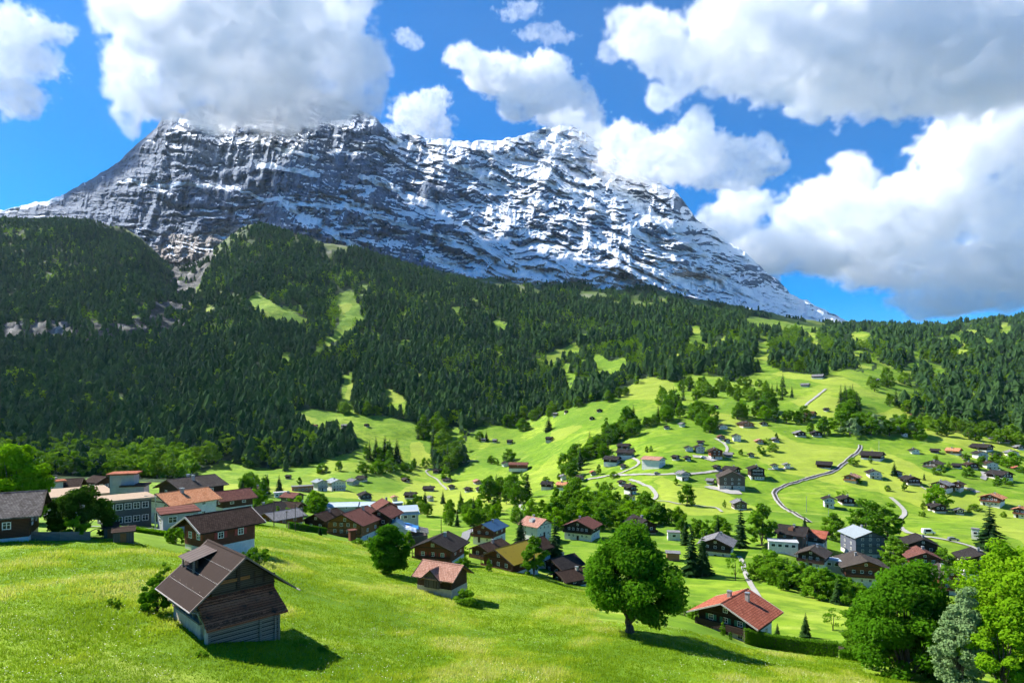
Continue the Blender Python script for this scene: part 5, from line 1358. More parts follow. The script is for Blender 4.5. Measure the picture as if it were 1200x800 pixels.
fence_run('picket_fence', 'white fence under the windows of the shingle-roofed chalet', 'fence', [gpx(-12, 627, 86.5), gpx(33, 628, 87)], M_WHITE, 1.0, 1.8, 2)
fence_run('lane_railing', 'pale guard rail along the lane below the school', 'railing', [gpx(120, 617, 113), gpx(150, 619, 114), gpx(205, 623, 117)], M_PALE, 0.8, 3.0, 1)
# ------------------------------------------------------------------ single trees
def proto_set():
    D = {}
    D['broad'] = [tree_mesh_broad('broadleaf', 100+i, 10, 3.3+0.35*(i % 3), -0.3, 60, 2300, 0.42, 0.24, M_BROAD, 0.9, -0.4) for i in range(5)]
    D['bright'] = [tree_mesh_broad('bright_broadleaf', 120+i, 10, 3.7, -0.2, 60, 2300, 0.42, 0.24, M_BRIGHT, 0.9, -0.4) for i in range(2)]
    D['tall'] = [tree_mesh_broad('slender_broadleaf', 140+i, 10, 2.2, 0.0, 50, 1900, 0.36, 0.17, M_BROAD, 1.3, -0.3) for i in range(3)]
    D['thin'] = [tree_mesh_broad('thin_tree', 150+i, 10, 3.8, 1.8, 26, 420, 0.36, 0.2, M_BROAD, 0.8, 0.6) for i in range(2)]
    D['bush'] = [tree_mesh_broad('bush', 160+i, 10, 6.2, -1.0, 26, 1300, 0.62, 0.3, M_BROAD, 0.6, 0.0) for i in range(3)]
    D['blossom'] = [tree_mesh_broad('blossom_bush', 170, 10, 5.8, -0.5, 24, 1100, 0.6, 0.3, M_SILVER, 0.6, 0.0)]
    D['spruce'] = [tree_mesh_spruce('spruce', 180+i, 10, 1.75+0.18*(i % 3), 0.6, 20, 12, M_NEEDLE) for i in range(4)]
    return D
PROTO = proto_set()
tree_rng = random.Random(99)
NAMES = {'broad': 'broadleaf_tree', 'bright': 'broadleaf_tree', 'tall': 'broadleaf_tree', 'thin': 'broadleaf_tree', 'bush': 'bush', 'blossom': 'bush', 'spruce': 'spruce_tree'}
MASS = []
FAR_GROUPS = ('clearing scrub', 'forest fringe', 'forest foot', 'pasture edge', 'gully trees', 'upper pasture border', 'forest tongue', 'high pasture', 'dotted slope', 'lowest pasture')
def T(kind, px, by, hpx, label, group=None, Y=None, wide=1.0):
    p = ground(px, by) if Y is None else at(px, Y)
    h = hpx*p.y/F
    me = tree_rng.choice(PROTO[kind])
    if group and group.startswith(FAR_GROUPS):
        s = h/10.4; MASS.append((me, p, s*wide*tree_rng.uniform(0.92, 1.12), s, tree_rng.uniform(0, 6.28))); return
    o = link(NAMES[kind], me); o.location = p+Vector((0, 0, -0.15)); s = h/10.4
    o.scale = (s*wide*tree_rng.uniform(0.92, 1.12), s*wide*tree_rng.uniform(0.92, 1.12), s); o.rotation_euler = (0, 0, tree_rng.uniform(0, 6.28))
    tag(o, label, 'bush' if kind in ('bush', 'blossom') else 'tree', group)
    return o
# lone trees and bushes that can be told apart
for row in [
 ('spruce',610,637,42,'dark pointed spruce standing between the blue roof and the faded pink roof',236,1.15),
 ('spruce',650,658,66,'tall ragged spruce in front of the red-brown roofed white-based house',190,1.15),
 ('tall',626,673,50,'slender birch with a pale trunk before the golden moss roof',162,1.35),
 ('spruce',810,683,64,'taller of the twin spruces beside the pale grey roofed chalet',192,1.0),
 ('spruce',823,681,52,'shorter of the twin spruces beside the pale grey roofed chalet',194,1.1),
 ('spruce',868,655,60,'very tall spruce rising behind the pale grey roofed chalet',236,0.9),
 ('tall',893,652,52,'tall loose broadleaf tree at the head of the white path',238,1.3),
 ('thin',862,674,34,'light airy tree leaning over the white path',186,1.0),
 ('spruce',1160,652,58,'big spruce beside the transformer house and the road bend',250,1.25),
 ('thin',1122,694,52,'reddish thin-leaved pine in front of the black chalet',192,0.9),
 ('spruce',944,754,32,'little pointed spruce at the end of the clipped hedge',124,1.1),
 ('spruce',911,745,24,'little spruce behind the clipped hedge near the red roof',120,1.2),
 ('thin',976,753,29,'small round thin-leaved tree in the field above the hedge',130,1.25),
 ('tall',847,737,18,'small columnar cypress at the front of the red-roofed chalet',106,0.8),
 ('tall',856,743,11,'smaller columnar cypress at the front of the red-roofed chalet',104,0.8),
 ('bush',818,728,18,'wide bush between the maple and the red-roofed chalet',122,1.3),
 ('bush',802,722,14,'low bush in the maple shade above the red-roofed chalet',126,1.3),
 ('tall',757,652,30,'young tree before the dormered house',232,0.8),
 ('broad',805,592,25,'lone round tree with a dark shadow on the hillside below the half-timbered house',None,1.0),
 ('tall',849,595,10,'small pale shrub-like tree beside the weathered barn',None,1.0),
 ('bright',1099,597,31,'big round bright tree beside the dark chalet on the slope',None,1.1),
 ('bush',1078,515,13,'white blossoming bush on the upper slope',None,1.0),
 ('bright',1186,548,20,'bright yellow-green round tree in the dense hamlet',None,1.1),
 ('spruce',1048,557,18,'black spruce hiding a chalet on the slope',None,1.3),
 ('spruce',1083,562,10,'small spruce behind the broad charcoal roof',None,1.2),
 ('spruce',1050,475,23,'tall lone spruce standing out on the upper pasture',None,1.0),
 ('spruce',643,505,19,'single dark tree in the middle of the wide green slope',None,1.7),
 ('spruce',570,516,13,'taller of two dark trees by the pale hay hut',None,1.5),
 ('broad',562,516,11,'rounder of two dark trees by the pale hay hut',None,1.3),
 ('broad',596,541,16,'dark tree right behind the white farmhouse',None,1.1),
 ('broad',523,563,16,'round dark tree over the chalet at the track bend',None,1.1),
 ('broad',613,505,16,'clump-like wide tree on the open slope below the forest',None,1.5),
 ('broad',702,522,14,'dark round tree at the corner of the hamlet by the copse',None,1.4),
 ('tall',702,556,13,'slim tree beside the small reddish house',None,1.0),
 ('tall',758,530,8,'first of two small trees on the bare knoll, the lower one',None,1.2),
 ('tall',763,529,8,'second of two small trees on the bare knoll, the upper one',None,1.2),
 ('spruce',519,590,18,'dark pointed spruce below the pale track',None,1.3),
 ('spruce',498,590,16,'dark spruce next to the white cottage',None,1.6),
 ('spruce',555,596,14,'small spruce at the upper edge of the stream trees, nearest the dark barns',None,1.2),
 ('spruce',562,597,16,'small spruce beside the stream trees, just below the pale-ended barn',None,1.2),
 ('spruce',587,577,22,'tall spruce at the head of the stream trees',None,1.1),
 ('broad',397,552,13,'dark round tree behind the twin hotels, the rounder one',None,1.1),
 ('broad',378,554,12,'dark tree behind the first twin hotel',None,1.3),
 ('tall',351,569,11,'small pointed tree beside the long flat building',None,1.2),
 ('bush',427,583,8,'green bush covering the front of the lone dark chalet',None,1.2),
 ('bush',475,561,6,'bush growing against the tumbledown hut',None,1.6),
 ('bush',545,692,18,'dark round bush at the corner of the tiled barn',100,1.5),
 ('bush',560,698,7,'low dark shrub beyond the tiled barn bush',99,1.6),
 ('bush',352,757,11,'tall weeds in the shadow beside the old barn',None,1.4),
 ('bush',378,762,8,'low weedy shrub at the tip of the old barn shadow',None,1.6),
 ('bush',236,768,9,'weeds at the front corner pillar of the old barn',None,1.3),
 ('bush',134,703,11,'small round bush alone in the open meadow',60,1.1),
 ('bush',303,653,20,'glossy green bush beside the red-brown chalet',93,1.2),
 ('bush',287,656,13,'light green rounded bush in front of the red-brown chalet',92,1.1),
 ('bush',206,640,22,'yellowish bush at the corner of the red-brown chalet',102,0.8),
 ('bush',205,630,18,'taller shrub behind the yellowish bush',108,0.8),
 ('bush',433,634,14,'clipped green bush in front of the honey-brown chalet',162,1.0),
 ('bush',419,632,9,'low bush against the garage of the honey-brown chalet',164,1.3),
 ('spruce',375,625,12,'small conifer at the end of the long dark hedge',168,1.6),
 ('tall',479,640,26,'bushy tree in front of the building site',174,1.3),
 ('tall',507,634,18,'thin tree beside the building site mast',182,1.2),
 ('bright',537,646,26,'light green shrub tree between the dark chalet and the brown roof',172,1.1),
 ('bush',543,660,15,'round green bush above the meadow edge by the dark chalet',150,1.1),
 ('tall',573,668,17,'small columnar tree before the golden moss roof',150,1.0),
 ('broad',1015,640,46,'big leafy ash beside the grey hotel',268,1.15),
 ('tall',1040,650,42,'tall tree behind the blue-grey hotel',262,1.4),
 ('broad',975,632,32,'dark round tree above the bright red roof',262,1.1),
 ('spruce',943,622,14,'small spruce above the terracotta house',284,1.2),
 ('broad',1048,668,34,'wide leafy tree between the hotel and the black timber chalet',226,1.3),
 ('thin',987,587,15,'grey leafless tree beside the black white-based chalet',None,1.3),
 ('bush',690,618,8,'small bush at the white-based house',250,1.3),
 ('bush',240,627,10,'low shrub by the low maroon roofed house',150,1.0),
]:
    k, px, by, hp, lab, Y, wd = row
    T(k, px, by, hp, lab, None, Y, wd)

# groves: every tree its own object, alike within a grove
gr = random.Random(5)
def grove(label, group, kinds, spots, h, Y=None):
    for i, s in enumerate(spots):
        k = kinds[i % len(kinds)]
        hh = gr.uniform(*h)*(1.15 if k == 'spruce' else 1.0)
        T(k, s[0], s[1], hh, label % {'spruce': 'spruce', 'tall': 'slim broadleaf tree', 'broad': 'round broadleaf tree', 'bright': 'bright green broadleaf tree', 'thin': 'thin broadleaf tree', 'bush': 'bush', 'blossom': 'pale blossoming bush'}[k], group+' '+k, (Y+gr.uniform(-6, 6)) if Y else None, gr.uniform(0.9, 1.3))
def ell(n, cx, cy, rx, ry, tilt=0.0):
    out = []
    while len(out) < n:
        a, b = gr.uniform(-1, 1), gr.uniform(-1, 1)
        if a*a+b*b < 1: out.append((cx+a*rx, cy+b*ry+tilt*a*rx))
    return sorted(out, key=lambda q: q[1])
def line(n, x0, y0, x1, y1, jx, jy):
    return [(x0+(x1-x0)*(i+0.5)/n+gr.uniform(-jx, jx), y0+(y1-y0)*(i+0.5)/n+gr.uniform(-jy, jy)) for i in range(n)]
grove('%s in the diagonal copse running up the slope to the hut', 'diagonal copse', ['broad','broad','tall','broad','spruce'], line(34, 660, 556, 745, 500, 9, 7), (16, 25))
grove('%s at the top end of the copse where it thins out', 'copse top', ['tall','broad'], line(6, 738, 505, 768, 496, 4, 2), (10, 15))
grove('%s in the large wood behind the village houses', 'village wood', ['broad','broad','bright','broad','tall'], ell(44, 690, 606, 70, 17), (20, 30))
grove('%s of the wood around the dormered house', 'wood by dormered house', ['broad','bright','tall'], line(9, 752, 614, 800, 622, 5, 6), (18, 27), 285)
grove('%s along the stream above the blue roof', 'stream trees', ['broad','tall','broad','spruce','bright'], ell(30, 562, 608, 50, 11), (15, 24))
grove('%s in the dark clump at the head of the stream', 'stream head', ['broad','spruce','broad','tall'], ell(12, 596, 585, 26, 8), (20, 30))
grove('%s in front of the tin-roofed halls', 'trees by tin halls', ['broad','spruce'], ell(8, 488, 603, 14, 6), (13, 20))
grove('%s screening the village edge behind the near-black roof', 'village edge', ['broad','bright','broad','tall'], ell(16, 306, 602, 46, 9), (14, 22))
grove('%s beside the dark maroon roofed long house', 'trees by maroon long house', ['broad','bright'], ell(5, 372, 597, 8, 4), (16, 24))
grove('%s around the huts at the foot of the wooded slope', 'foot of slope', ['broad','tall','spruce'], ell(14, 306, 574, 28, 9, -0.1), (14, 22))
grove('%s in the spruce clump on the green field', 'spruce clump', ['spruce','spruce','spruce','tall'], ell(16, 446, 540, 22, 7), (17, 26))
grove('%s in the ragged line below the green field', 'ragged line', ['broad','bush','broad'], line(11, 425, 556, 500, 547, 5, 3), (8, 15))
grove('%s spilling down the gully beside the open slope', 'gully trees', ['bright','broad','spruce','broad','bright'], line(26, 500, 505, 535, 556, 13, 5), (14, 24))
grove('%s at the pasture edge under the dark forest', 'pasture edge', ['broad','bright','spruce'], ell(12, 430, 482, 32, 6), (11, 18))
grove('%s at the forest foot above the hay huts', 'forest foot', ['broad','bright'], line(9, 590, 500, 662, 478, 4, 4), (11, 17))
grove('%s bordering the upper pasture below the forest', 'upper pasture border', ['broad','broad','spruce'], line(10, 664, 476, 740, 462, 4, 4), (10, 16))
grove('%s in the tree belt on the knoll', 'knoll belt', ['broad','spruce','broad','tall'], ell(15, 782, 487, 18, 13), (14, 22))
grove('%s of the round-crowned group beside the knoll', 'round crowned group', ['broad'], ell(9, 825, 497, 13, 9, 0.5), (17, 25))
grove('%s in the loose row of trees above the terrace houses', 'loose row', ['broad','bright','broad','tall'], line(9, 862, 487, 912, 489, 7, 6), (17, 26))
grove('%s on the high pasture among scattered barns', 'high pasture', ['broad','broad','spruce','bright'], ell(30, 885, 460, 60, 11), (10, 16))
grove('%s between the forest tongue and the knoll', 'forest tongue', ['spruce','broad'], ell(14, 800, 462, 32, 10), (11, 18))
grove('%s standing near the red-brown long house by the steep lane', 'lane trees', ['broad'], [(935,497),(928,493),(943,494),(922,496),(950,507),(966,509)], (11, 22))
grove('%s in the dark spruce stand beside the steep lane', 'lane spruces', ['spruce','spruce','spruce','broad'], ell(20, 997, 484, 14, 14), (17, 28))
grove('%s in the round-crowned row at the edge of the open slope', 'slope row', ['broad','broad','blossom','broad','broad'], line(16, 985, 506, 1075, 508, 4, 4), (16, 25))
grove('%s in the scrub climbing to the forest clearing', 'clearing scrub', ['broad','bright','spruce','tall'], ell(26, 1060, 470, 46, 22, 0.35), (11, 19))
grove('%s along the forest fringe above the hamlet', 'forest fringe', ['broad','bright','broad'], line(18, 1085, 503, 1198, 520, 4, 5), (12, 20))
grove('%s in the belt beside the white path and the grey roof chalet', 'path belt', ['broad','spruce','tall'], line(9, 800, 632, 850, 634, 6, 6), (18, 30))
grove('%s in the thick row below the terracotta house', 'thick row', ['broad','spruce','broad','bush','broad','spruce'], line(22, 890, 676, 992, 704, 4, 7), (22, 36))
grove('%s at the far end of the thick row, beside the large brown chalet', 'thick row end', ['bush','broad'], line(5, 990, 702, 1010, 706, 3, 3), (16, 24))
grove('%s along the road below the blue-grey hotel garden', 'hotel garden', ['bush','broad'], [(1058,672),(1050,660),(1042,676),(1106,672),(1112,660)], (12, 22))
grove('%s standing among the dense hamlet roofs', 'hamlet trees', ['broad','tall','bush'], ell(13, 1160, 553, 40, 18), (8, 14))
grove('%s dotted over the lower open slope', 'dotted slope', ['bush','tall','broad'], [(1005,566),(1060,575),(1040,575),(1100,556),(1112,548),(1096,541),(1000,545),(1020,543),(1028,538),(1142,598),(1136,601),(1176,606),(1080,605),(1082,598),(905,529),(892,532),(910,515),(868,533),(899,520)], (6, 12))
grove('%s dotted near the lowest pasture houses', 'lowest pasture', ['bush','tall'], [(576,543),(583,545),(616,562),(611,559),(640,566),(655,562),(671,570),(700,572),(712,573),(760,545),(720,560),(792,568)], (7, 13))

def build_mass():
    V, Q, MI, LF, mats, off, TI = [], [], [], [], [], 0, []
    cache = {}
    for me, p, sw, sh, a in MASS:
        if me.name not in cache:
            v = np.zeros(len(me.vertices)*3, np.float32); me.vertices.foreach_get('co', v)
            q = np.zeros(len(me.polygons)*4, np.int32); me.loops.foreach_get('vertex_index', q)
            m = np.zeros(len(me.polygons), np.int32); me.polygons.foreach_get('material_index', m)
            l = np.zeros(len(me.vertices), np.float32); me.attributes['leaf'].data.foreach_get('value', l)
            cache[me.name] = (v.reshape(-1, 3), q.reshape(-1, 4), m, l, [x for x in me.materials])
        v, q, m, l, mm = cache[me.name]
        # every third leaf is enough at this distance
        lm = m > 0; keep = ~lm; keep[np.nonzero(lm)[0][::3]] = True
        q2, m2 = q[keep], m[keep]; grow = 1.6
        vv = v.copy()
        if lm.any():
            fi = q[lm]; c = vv[fi].mean(1, keepdims=True)
            if len(np.unique(fi)) == fi.size: vv[fi] = c+(vv[fi]-c)*grow
        ca, sa = math.cos(a), math.sin(a)
        V.append(np.stack([(vv[:, 0]*ca-vv[:, 1]*sa)*sw+p.x, (vv[:, 0]*sa+vv[:, 1]*ca)*sw+p.y, vv[:, 2]*sh+p.z-0.15], 1))
        idx = []
        for x in mm:
            x = {'broad_leaves': M_BROAD_F, 'fresh_bright_leaves': M_BROAD_F, 'spruce_needles': M_NEEDLE_F}.get(x.name, x)
            if x not in mats: mats.append(x)
            idx.append(mats.index(x))
        Q.append(q2+off); MI.append(np.array(idx)[m2]); LF.append(l); TI.append(np.full(len(l), tree_rng.uniform(0, 1))); off += len(vv)
    me = mesh_np('far_trees', np.concatenate(V), np.concatenate(Q), mats, {'leaf': np.concatenate(LF), 'tint': np.concatenate(TI)}, False, np.concatenate(MI))
    tag(link('far_trees', me), 'small scattered trees and scrub on the high pastures along the forest edge', None, None, 'stuff')
build_mass()

# ------------------------------------------------------------------ the large trees near the camera
def big_broad(px, by, Y, H, Rc, z0, nclump, nleaf, lsize, tr, mat, label, seed, shape=1.0, lean=0.0, name='broadleaf_tree', nlimb=12, open_=0.0, amp=0.30):
    p = at(px, Y)
    if by is not None: p.z = (HZ-by)/F*Y
    r = np.random.default_rng(seed)
    v, f, lf, C = broad_crown(r, H, Rc, z0, nclump, nleaf, lsize, lean, shape, open_, amp)
    tv, tf = broad_trunk(r, H, Rc, z0, C, tr, nlimb)
    e = empty(name, p); tag(e, label, 'bush' if 'bush' in name else 'tree')
    link('crown', mesh_np('crown', v, f, mat, {'leaf': lf}), e); link('trunk', mesh_np('trunk', tv, tf, M_BARK, None, True), e)
    return e
big_broad(738, 735, 90, 14.9, 6.8, 1.0, 120, 42000, 0.26, 0.50, M_MAPLE, 'great round maple alone in the meadow casting a long shadow', 301, 0.75, nlimb=16)
big_broad(456, 672, 118, 9.6, 3.3, -0.2, 110, 22000, 0.24, 0.22, M_MAPLE, 'neat egg-shaped tree at the meadow edge before the building site', 302, 1.3, amp=0.12, open_=-0.6)
big_broad(1062, 803, 84, 17.4, 7.0, 0.3, 120, 42000, 0.25, 0.42, M_MAPLE, 'huge dense green tree at the meadow corner beside the silver willow', 303, 1.75, nlimb=14)
big_broad(1020, 772, 92, 9.5, 4.2, 0.1, 50, 14000, 0.24, 0.25, M_BROAD, 'lower leafy tree leaning out from the huge dense tree', 304, 0.8)
big_broad(1092, 806, 90, 15.0, 4.8, 0.1, 60, 17000, 0.24, 0.3, M_BROAD, 'dark tree squeezed between the huge dense tree and the silver willow', 309, 1.0)
big_broad(1126, 812, 73, 12.4, 2.7, 0.1, 150, 24000, 0.15, 0.25, M_SILVER, 'silver-grey leaved willow between two green trees', 305, 1.0)
big_broad(1206, 822, 80, 21.0, 7.0, 0.3, 110, 38000, 0.25, 0.42, M_BRIGHT, 'tallest yellow-green tree cut by the picture edge', 306, 0.8, nlimb=14)
big_broad(1176, 818, 70, 11.0, 3.8, 0.1, 60, 18000, 0.23, 0.25, M_BRIGHT, 'shorter yellow-green tree in front of the tallest one', 307, 0.9)
big_broad(16, None, 118, 14.8, 5.3, 0.5, 90, 26000, 0.28, 0.35, M_BRIGHT, 'bright yellow-green tree behind the shingle-roofed chalet', 308, 0.9)
big_broad(96, None, 95, 7.5, 4.3, 0.1, 70, 11000, 0.24, 0.28, M_SHADY, 'dark wide bushy tree beside the shingle-roofed chalet', 310, 1.1, open_=0.2)
big_broad(86, None, 91, 3.6, 1.9, 0.1, 18, 2600, 0.17, 0.14, M_BRIGHT, 'small bright green bush at the foot of the dark bushy tree', 311, 0.8, name='bush')
big_broad(184, None, 60.5, 3.4, 1.5, 0.0, 26, 5200, 0.13, 0.12, M_MAPLE, 'elder bush growing against the long side of the old barn', 312, 0.8, name='bush')
big_broad(191, None, 61, 5.0, 0.9, 1.0, 14, 1400, 0.12, 0.08, M_BROAD, 'thin shoot of elder reaching the barn eaves', 313, 1.2, name='bush')

# ------------------------------------------------------------------ clipped hedges
def hedge(label, pts, h, wdt, nleaf, mat, seed=1, lsize=0.14):
    r = np.random.default_rng(seed)
    P = [at(px, Y) for px, Y in pts]
    e0 = P[0]; V, Fc, LF = [], [], []
    core = MB(); out = []
    tot = sum((b-a).length for a, b in zip(P, P[1:]))
    for a, b in zip(P, P[1:]):
        d = (b-a); L = d.length; n = int(nleaf*L/tot); dn = Vector((d.x, d.y, 0)).normalized(); s = Vector((-dn.y, dn.x, 0))
        t = r.uniform(0, 1, n); k = r.uniform(0, 1, n)
        per = wdt+2*h; q = k*per
        side = np.where(q < h, -wdt/2, np.where(q < h+wdt, q-h-wdt/2, wdt/2)); zz = np.where(q < h, q, np.where(q < h+wdt, h, q-h-wdt))
        nx = np.where(q < h, -1.0, np.where(q < h+wdt, 0, 1)); nz = np.where((q >= h) & (q < h+wdt), 1.0, 0.1)
        pos = np.array(a)[None]+t[:, None]*np.array(d)[None]+side[:, None]*np.array(s)[None]+zz[:, None]*np.array([0, 0, 1.0])
        nr = nx[:, None]*np.array(s)[None]+nz[:, None]*np.array([0, 0, 1.0])
        pos += nr*r.uniform(-0.22, 0.05, n)[:, None]+r.normal(0, 0.04, (n, 3))
        nr = nr+unit(n, r)*0.6; nr /= np.linalg.norm(nr, axis=1)[:, None]
        out.append((pos-np.array(e0), nr))
        u = s*(wdt/2-0.25); top = Vector((0, 0, h-0.25)); lo = Vector((0, 0, -0.5)); A, B_ = a-e0, b-e0
        core.hexa([A-u+lo, B_-u+lo, B_+u+lo, A+u+lo, A-u+top, B_-u+top, B_+u+top, A+u+top], M_BARK)
    pos = np.concatenate([o[0] for o in out]); nr = np.concatenate([o[1] for o in out])
    v, f = leaf_quads(pos, nr, lsize, r)
    e = empty('hedge', e0); tag(e, label, 'hedge')
    link('foliage', mesh_np('foliage', v, f, mat, {'leaf': np.repeat(r.uniform(0, 1, len(pos)), 4)}), e); core.build('branches', e)
hedge('tall clipped hedge running down the meadow edge from the red-roofed chalet', [(872, 107), (905, 106), (940, 104), (982, 101)], 2.6, 1.2, 9000, M_BROAD, 1)
hedge('low dark hedge continuing the clipped hedge towards the huge tree', [(984, 99), (1015, 97), (1044, 95)], 1.5, 1.2, 4500, M_MAPLE, 2)
hedge('long dark hedge in front of the light grey roofed house', [(338, 166), (360, 170), (382, 176)], 2.0, 1.2, 5000, M_MAPLE, 3)
hedge('low hedge on the bank below the school lane', [(122, 108), (160, 110), (204, 113)], 0.8, 1.6, 3500, M_BRIGHT, 4)
hedge('leafy scrub strip along the foot of the clipped hedge field', [(985, 112), (1004, 116)], 1.0, 1.6, 1500, M_BROAD, 5)

# ------------------------------------------------------------------ meadow grass
def make_grass():
    r = np.random.default_rng(12)
    n = 120000
    n = 150000; Y = np.exp(r.uniform(math.log(33), math.log(165), n)); px = r.uniform(-40, 1240, n)
    X = (px-CX)/F*Y
    Z = height(X, Y); row = HZ-Z/Y*F
    ok = (row > 600) & ((px < 1010) | (Y < 84)) & ((Y < 118) | ((px > 290) & (px < 700))) & ((px < 700) | (Y < 100))
    # not under the barn or past the crest
    bx, by_ = X+28.5, Y-60.5
    ok &= ~((np.abs(bx*0.72+by_*-0.69) < 4.6) & (np.abs(bx*0.69+by_*0.72) < 3.4))
    ok &= ~((px > 100) & (px < 235) & (Y > 93)) & ~((px < 110) & (Y > 87))
    X, Y, Z = X[ok], Y[ok], Z[ok]; n = len(X)
    st = fbm(X*0.9/6-Y*0.35/6, Y*1.0/14+X*0.3/14, octaves=4, seed=44)
    dry = smooth(-0.1, 0.45, st)
    nb = 5
    hh = np.repeat(r.uniform(0.16, 0.42, n)*(1+0.5*fbm(X/5, Y/5, octaves=2, seed=8))*(0.8+0.4*dry), nb)*r.uniform(0.6, 1.2, n*nb)
    a = r.uniform(0, 2*math.pi, n*nb); sp = np.repeat(0.12+0.002*Y, nb)
    cx = np.repeat(X, nb)+r.normal(0, 1, n*nb)*sp; cy_ = np.repeat(Y, nb)+r.normal(0, 1, n*nb)*sp; cz = height(cx, cy_)-0.03
    wdt = np.repeat(0.014+0.00035*Y, nb)*r.uniform(0.7, 1.6, n*nb)
    dx, dy = np.cos(a)*wdt, np.sin(a)*wdt
    lean = r.normal(0, 0.28, (n*nb, 2))+np.array([0.10, -0.05])
    v = np.stack([np.stack([cx-dx, cy_-dy, cz], 1), np.stack([cx+dx, cy_+dy, cz], 1), np.stack([cx+lean[:, 0]*hh, cy_+lean[:, 1]*hh, cz+hh], 1)], 1).reshape(-1, 3)
    tint = np.clip(np.repeat(dry, nb)*0.7+r.uniform(0, 0.3, n*nb), 0, 1)
    m, nt = new_mat('grass_blades'); t = NT(nt)
    ti = t.attr('tint')
    c = t.ramp(ti, [(0.0, (0.160, 0.285, 0.010)), (0.45, (0.310, 0.420, 0.018)), (0.8, (0.47, 0.52, 0.06)), (1.0, (0.62, 0.60, 0.22))])
    d = t.n('ShaderNodeBsdfDiffuse'); t.put(d.inputs['Color'], c)
    tr = t.n('ShaderNodeBsdfTranslucent'); t.put(tr.inputs['Color'], c)
    mx = t.n('ShaderNodeMixShader'); mx.inputs[0].default_value = 0.45; t.put(mx.inputs[1], d); t.put(mx.inputs[2], tr); t.out(mx.outputs[0])
    tag(link('grass', mesh_np('grass', v, np.arange(len(v)).reshape(-1, 3), m, {'tint': np.repeat(tint, 3)})), 'tall flowering meadow grass on the near slope', None, None, 'stuff')
    # white umbels and seed heads
    n = 5200
    Y = np.exp(r.uniform(math.log(34), math.log(100), n)); px = r.uniform(0, 1060, n); X = (px-CX)/F*Y
    k = (fbm(X/7, Y/9, octaves=3, seed=48) > 0.05) & (HZ-height(X, Y)/Y*F > 640)
    X, Y = X[k], Y[k]; Z = height(X, Y)+r.uniform(0.25, 0.5, len(X))
    nr = np.tile(np.array([[0, 0, 1.0]]), (len(X), 1))+unit(len(X), r)*0.3; nr /= np.linalg.norm(nr, axis=1)[:, None]
    v, f = leaf_quads(np.stack([X, Y, Z], 1), nr, 0.055, r)
    tag(link('meadow_flowers', mesh_np('meadow_flowers', v, f, mat_plain('white_umbel_petals', (0.70, 0.70, 0.55), 0.8, 0.2))), 'small white umbel flowers scattered in the meadow grass', None, None, 'stuff')
make_grass()
# ------------------------------------------------------------------ roads, paths, the rack railway
M_ROAD = mat_plain('pale_gravel', (0.33, 0.32, 0.29), 0.95, 0.1, 0.12, 0.6)
M_PALEBED = mat_plain('pale_concrete_edge', (0.40, 0.39, 0.36), 0.95, 0.1, 0.1, 0.6)
M_ASPH = mat_plain('worn_asphalt', (0.22, 0.22, 0.22), 0.9, 0.2, 0.12, 0.6)
M_RAILBED = mat_plain('dark_ballast', (0.060, 0.055, 0.052), 0.95, 0.1, 0.2, 1.5)
def spline(P, n=8):
    out = []
    for i in range(len(P)-1):
        p0, p1, p2, p3 = P[max(0, i-1)], P[i], P[i+1], P[min(len(P)-1, i+2)]
        for k in range(n):
            t = k/n
            out.append(tuple(0.5*((2*p1[j])+(-p0[j]+p2[j])*t+(2*p0[j]-5*p1[j]+4*p2[j]-p3[j])*t*t+(-p0[j]+3*p1[j]-3*p2[j]+p3[j])*t**3) for j in range(2)))
    out.append(P[-1]); return out
def ribbon(name, label, px_pts, width, mat, lift=None, off=0.0, ymin=0.0, kind='structure', parent=None, n=18):
    G = [ground(x, y, ymin) for x, y in px_pts]
    width = width*(0.62 if 'railway' not in name and name != 'yard' else 0.8)
    S_ = spline([(g.x, g.y) for g in G], n)
    V = []
    for i, p in enumerate(S_):
        a, b = Vector(S_[max(0, i-1)]), Vector(S_[min(len(S_)-1, i+1)]); d = (b-a).normalized(); nn = Vector((-d.y, d.x))
        for k in (-0.5, -0.17, 0.17, 0.5):
            q = Vector(p)+nn*(off+k*width)
            V.append((q.x, q.y, float(height(q.x, q.y))+(lift or 0.16+0.0008*q.y)))
    o = link(name, mesh_np(name, np.array(V), grid_faces(len(S_), 4), mat, None, True), parent)
    return tag(o, label, None, None, kind)
RAIL = [(962,534),(985,531),(1000,526),(1008,522),(1007,527),(999,534),(986,545),(972,554),(950,560),(930,566),(914,572),(907,578),(911,587),(922,597),(936,605),(948,612)][3:]
ribbon('railway_bed', 'rack railway line curving down the green slope', RAIL, 3.9, M_PALEBED)
ribbon('railway_track', 'dark ballast of the rack railway', RAIL, 1.6, M_RAILBED, lift=0.78)
ribbon('lane', 'straight steep lane climbing to the forest', [(941,478),(950,470),(958,464),(968,456)], 4.5, M_ROAD)
ribbon('road', 'pale winding road with a bend on the lower slope', [(1044,583),(1056,594),(1060,602),(1055,608),(1052,615),(1060,622),(1080,628),(1105,632),(1130,638),(1150,646)], 4.0, M_ROAD)
ribbon('path', 'white path leading down to the red-roofed chalet', [(866,652),(870,659),(872,668),(877,680),(884,692),(893,706),(905,722)], 2.6, M_ROAD)
ribbon('road', 'valley road running level below the hamlet', [(686,562),(700,560),(722,557),(760,556),(800,556),(832,553),(852,552)], 5.0, M_ROAD)
ribbon('path', 'looping white road beside the dark chalet', [(738,562),(752,567),(764,573),(769,580),(764,586),(755,589)], 4.0, M_ROAD)
ribbon('path', 'pale track below the lone round tree', [(770,587),(784,588),(800,591),(820,593),(838,595),(846,600)], 2.6, M_ROAD)
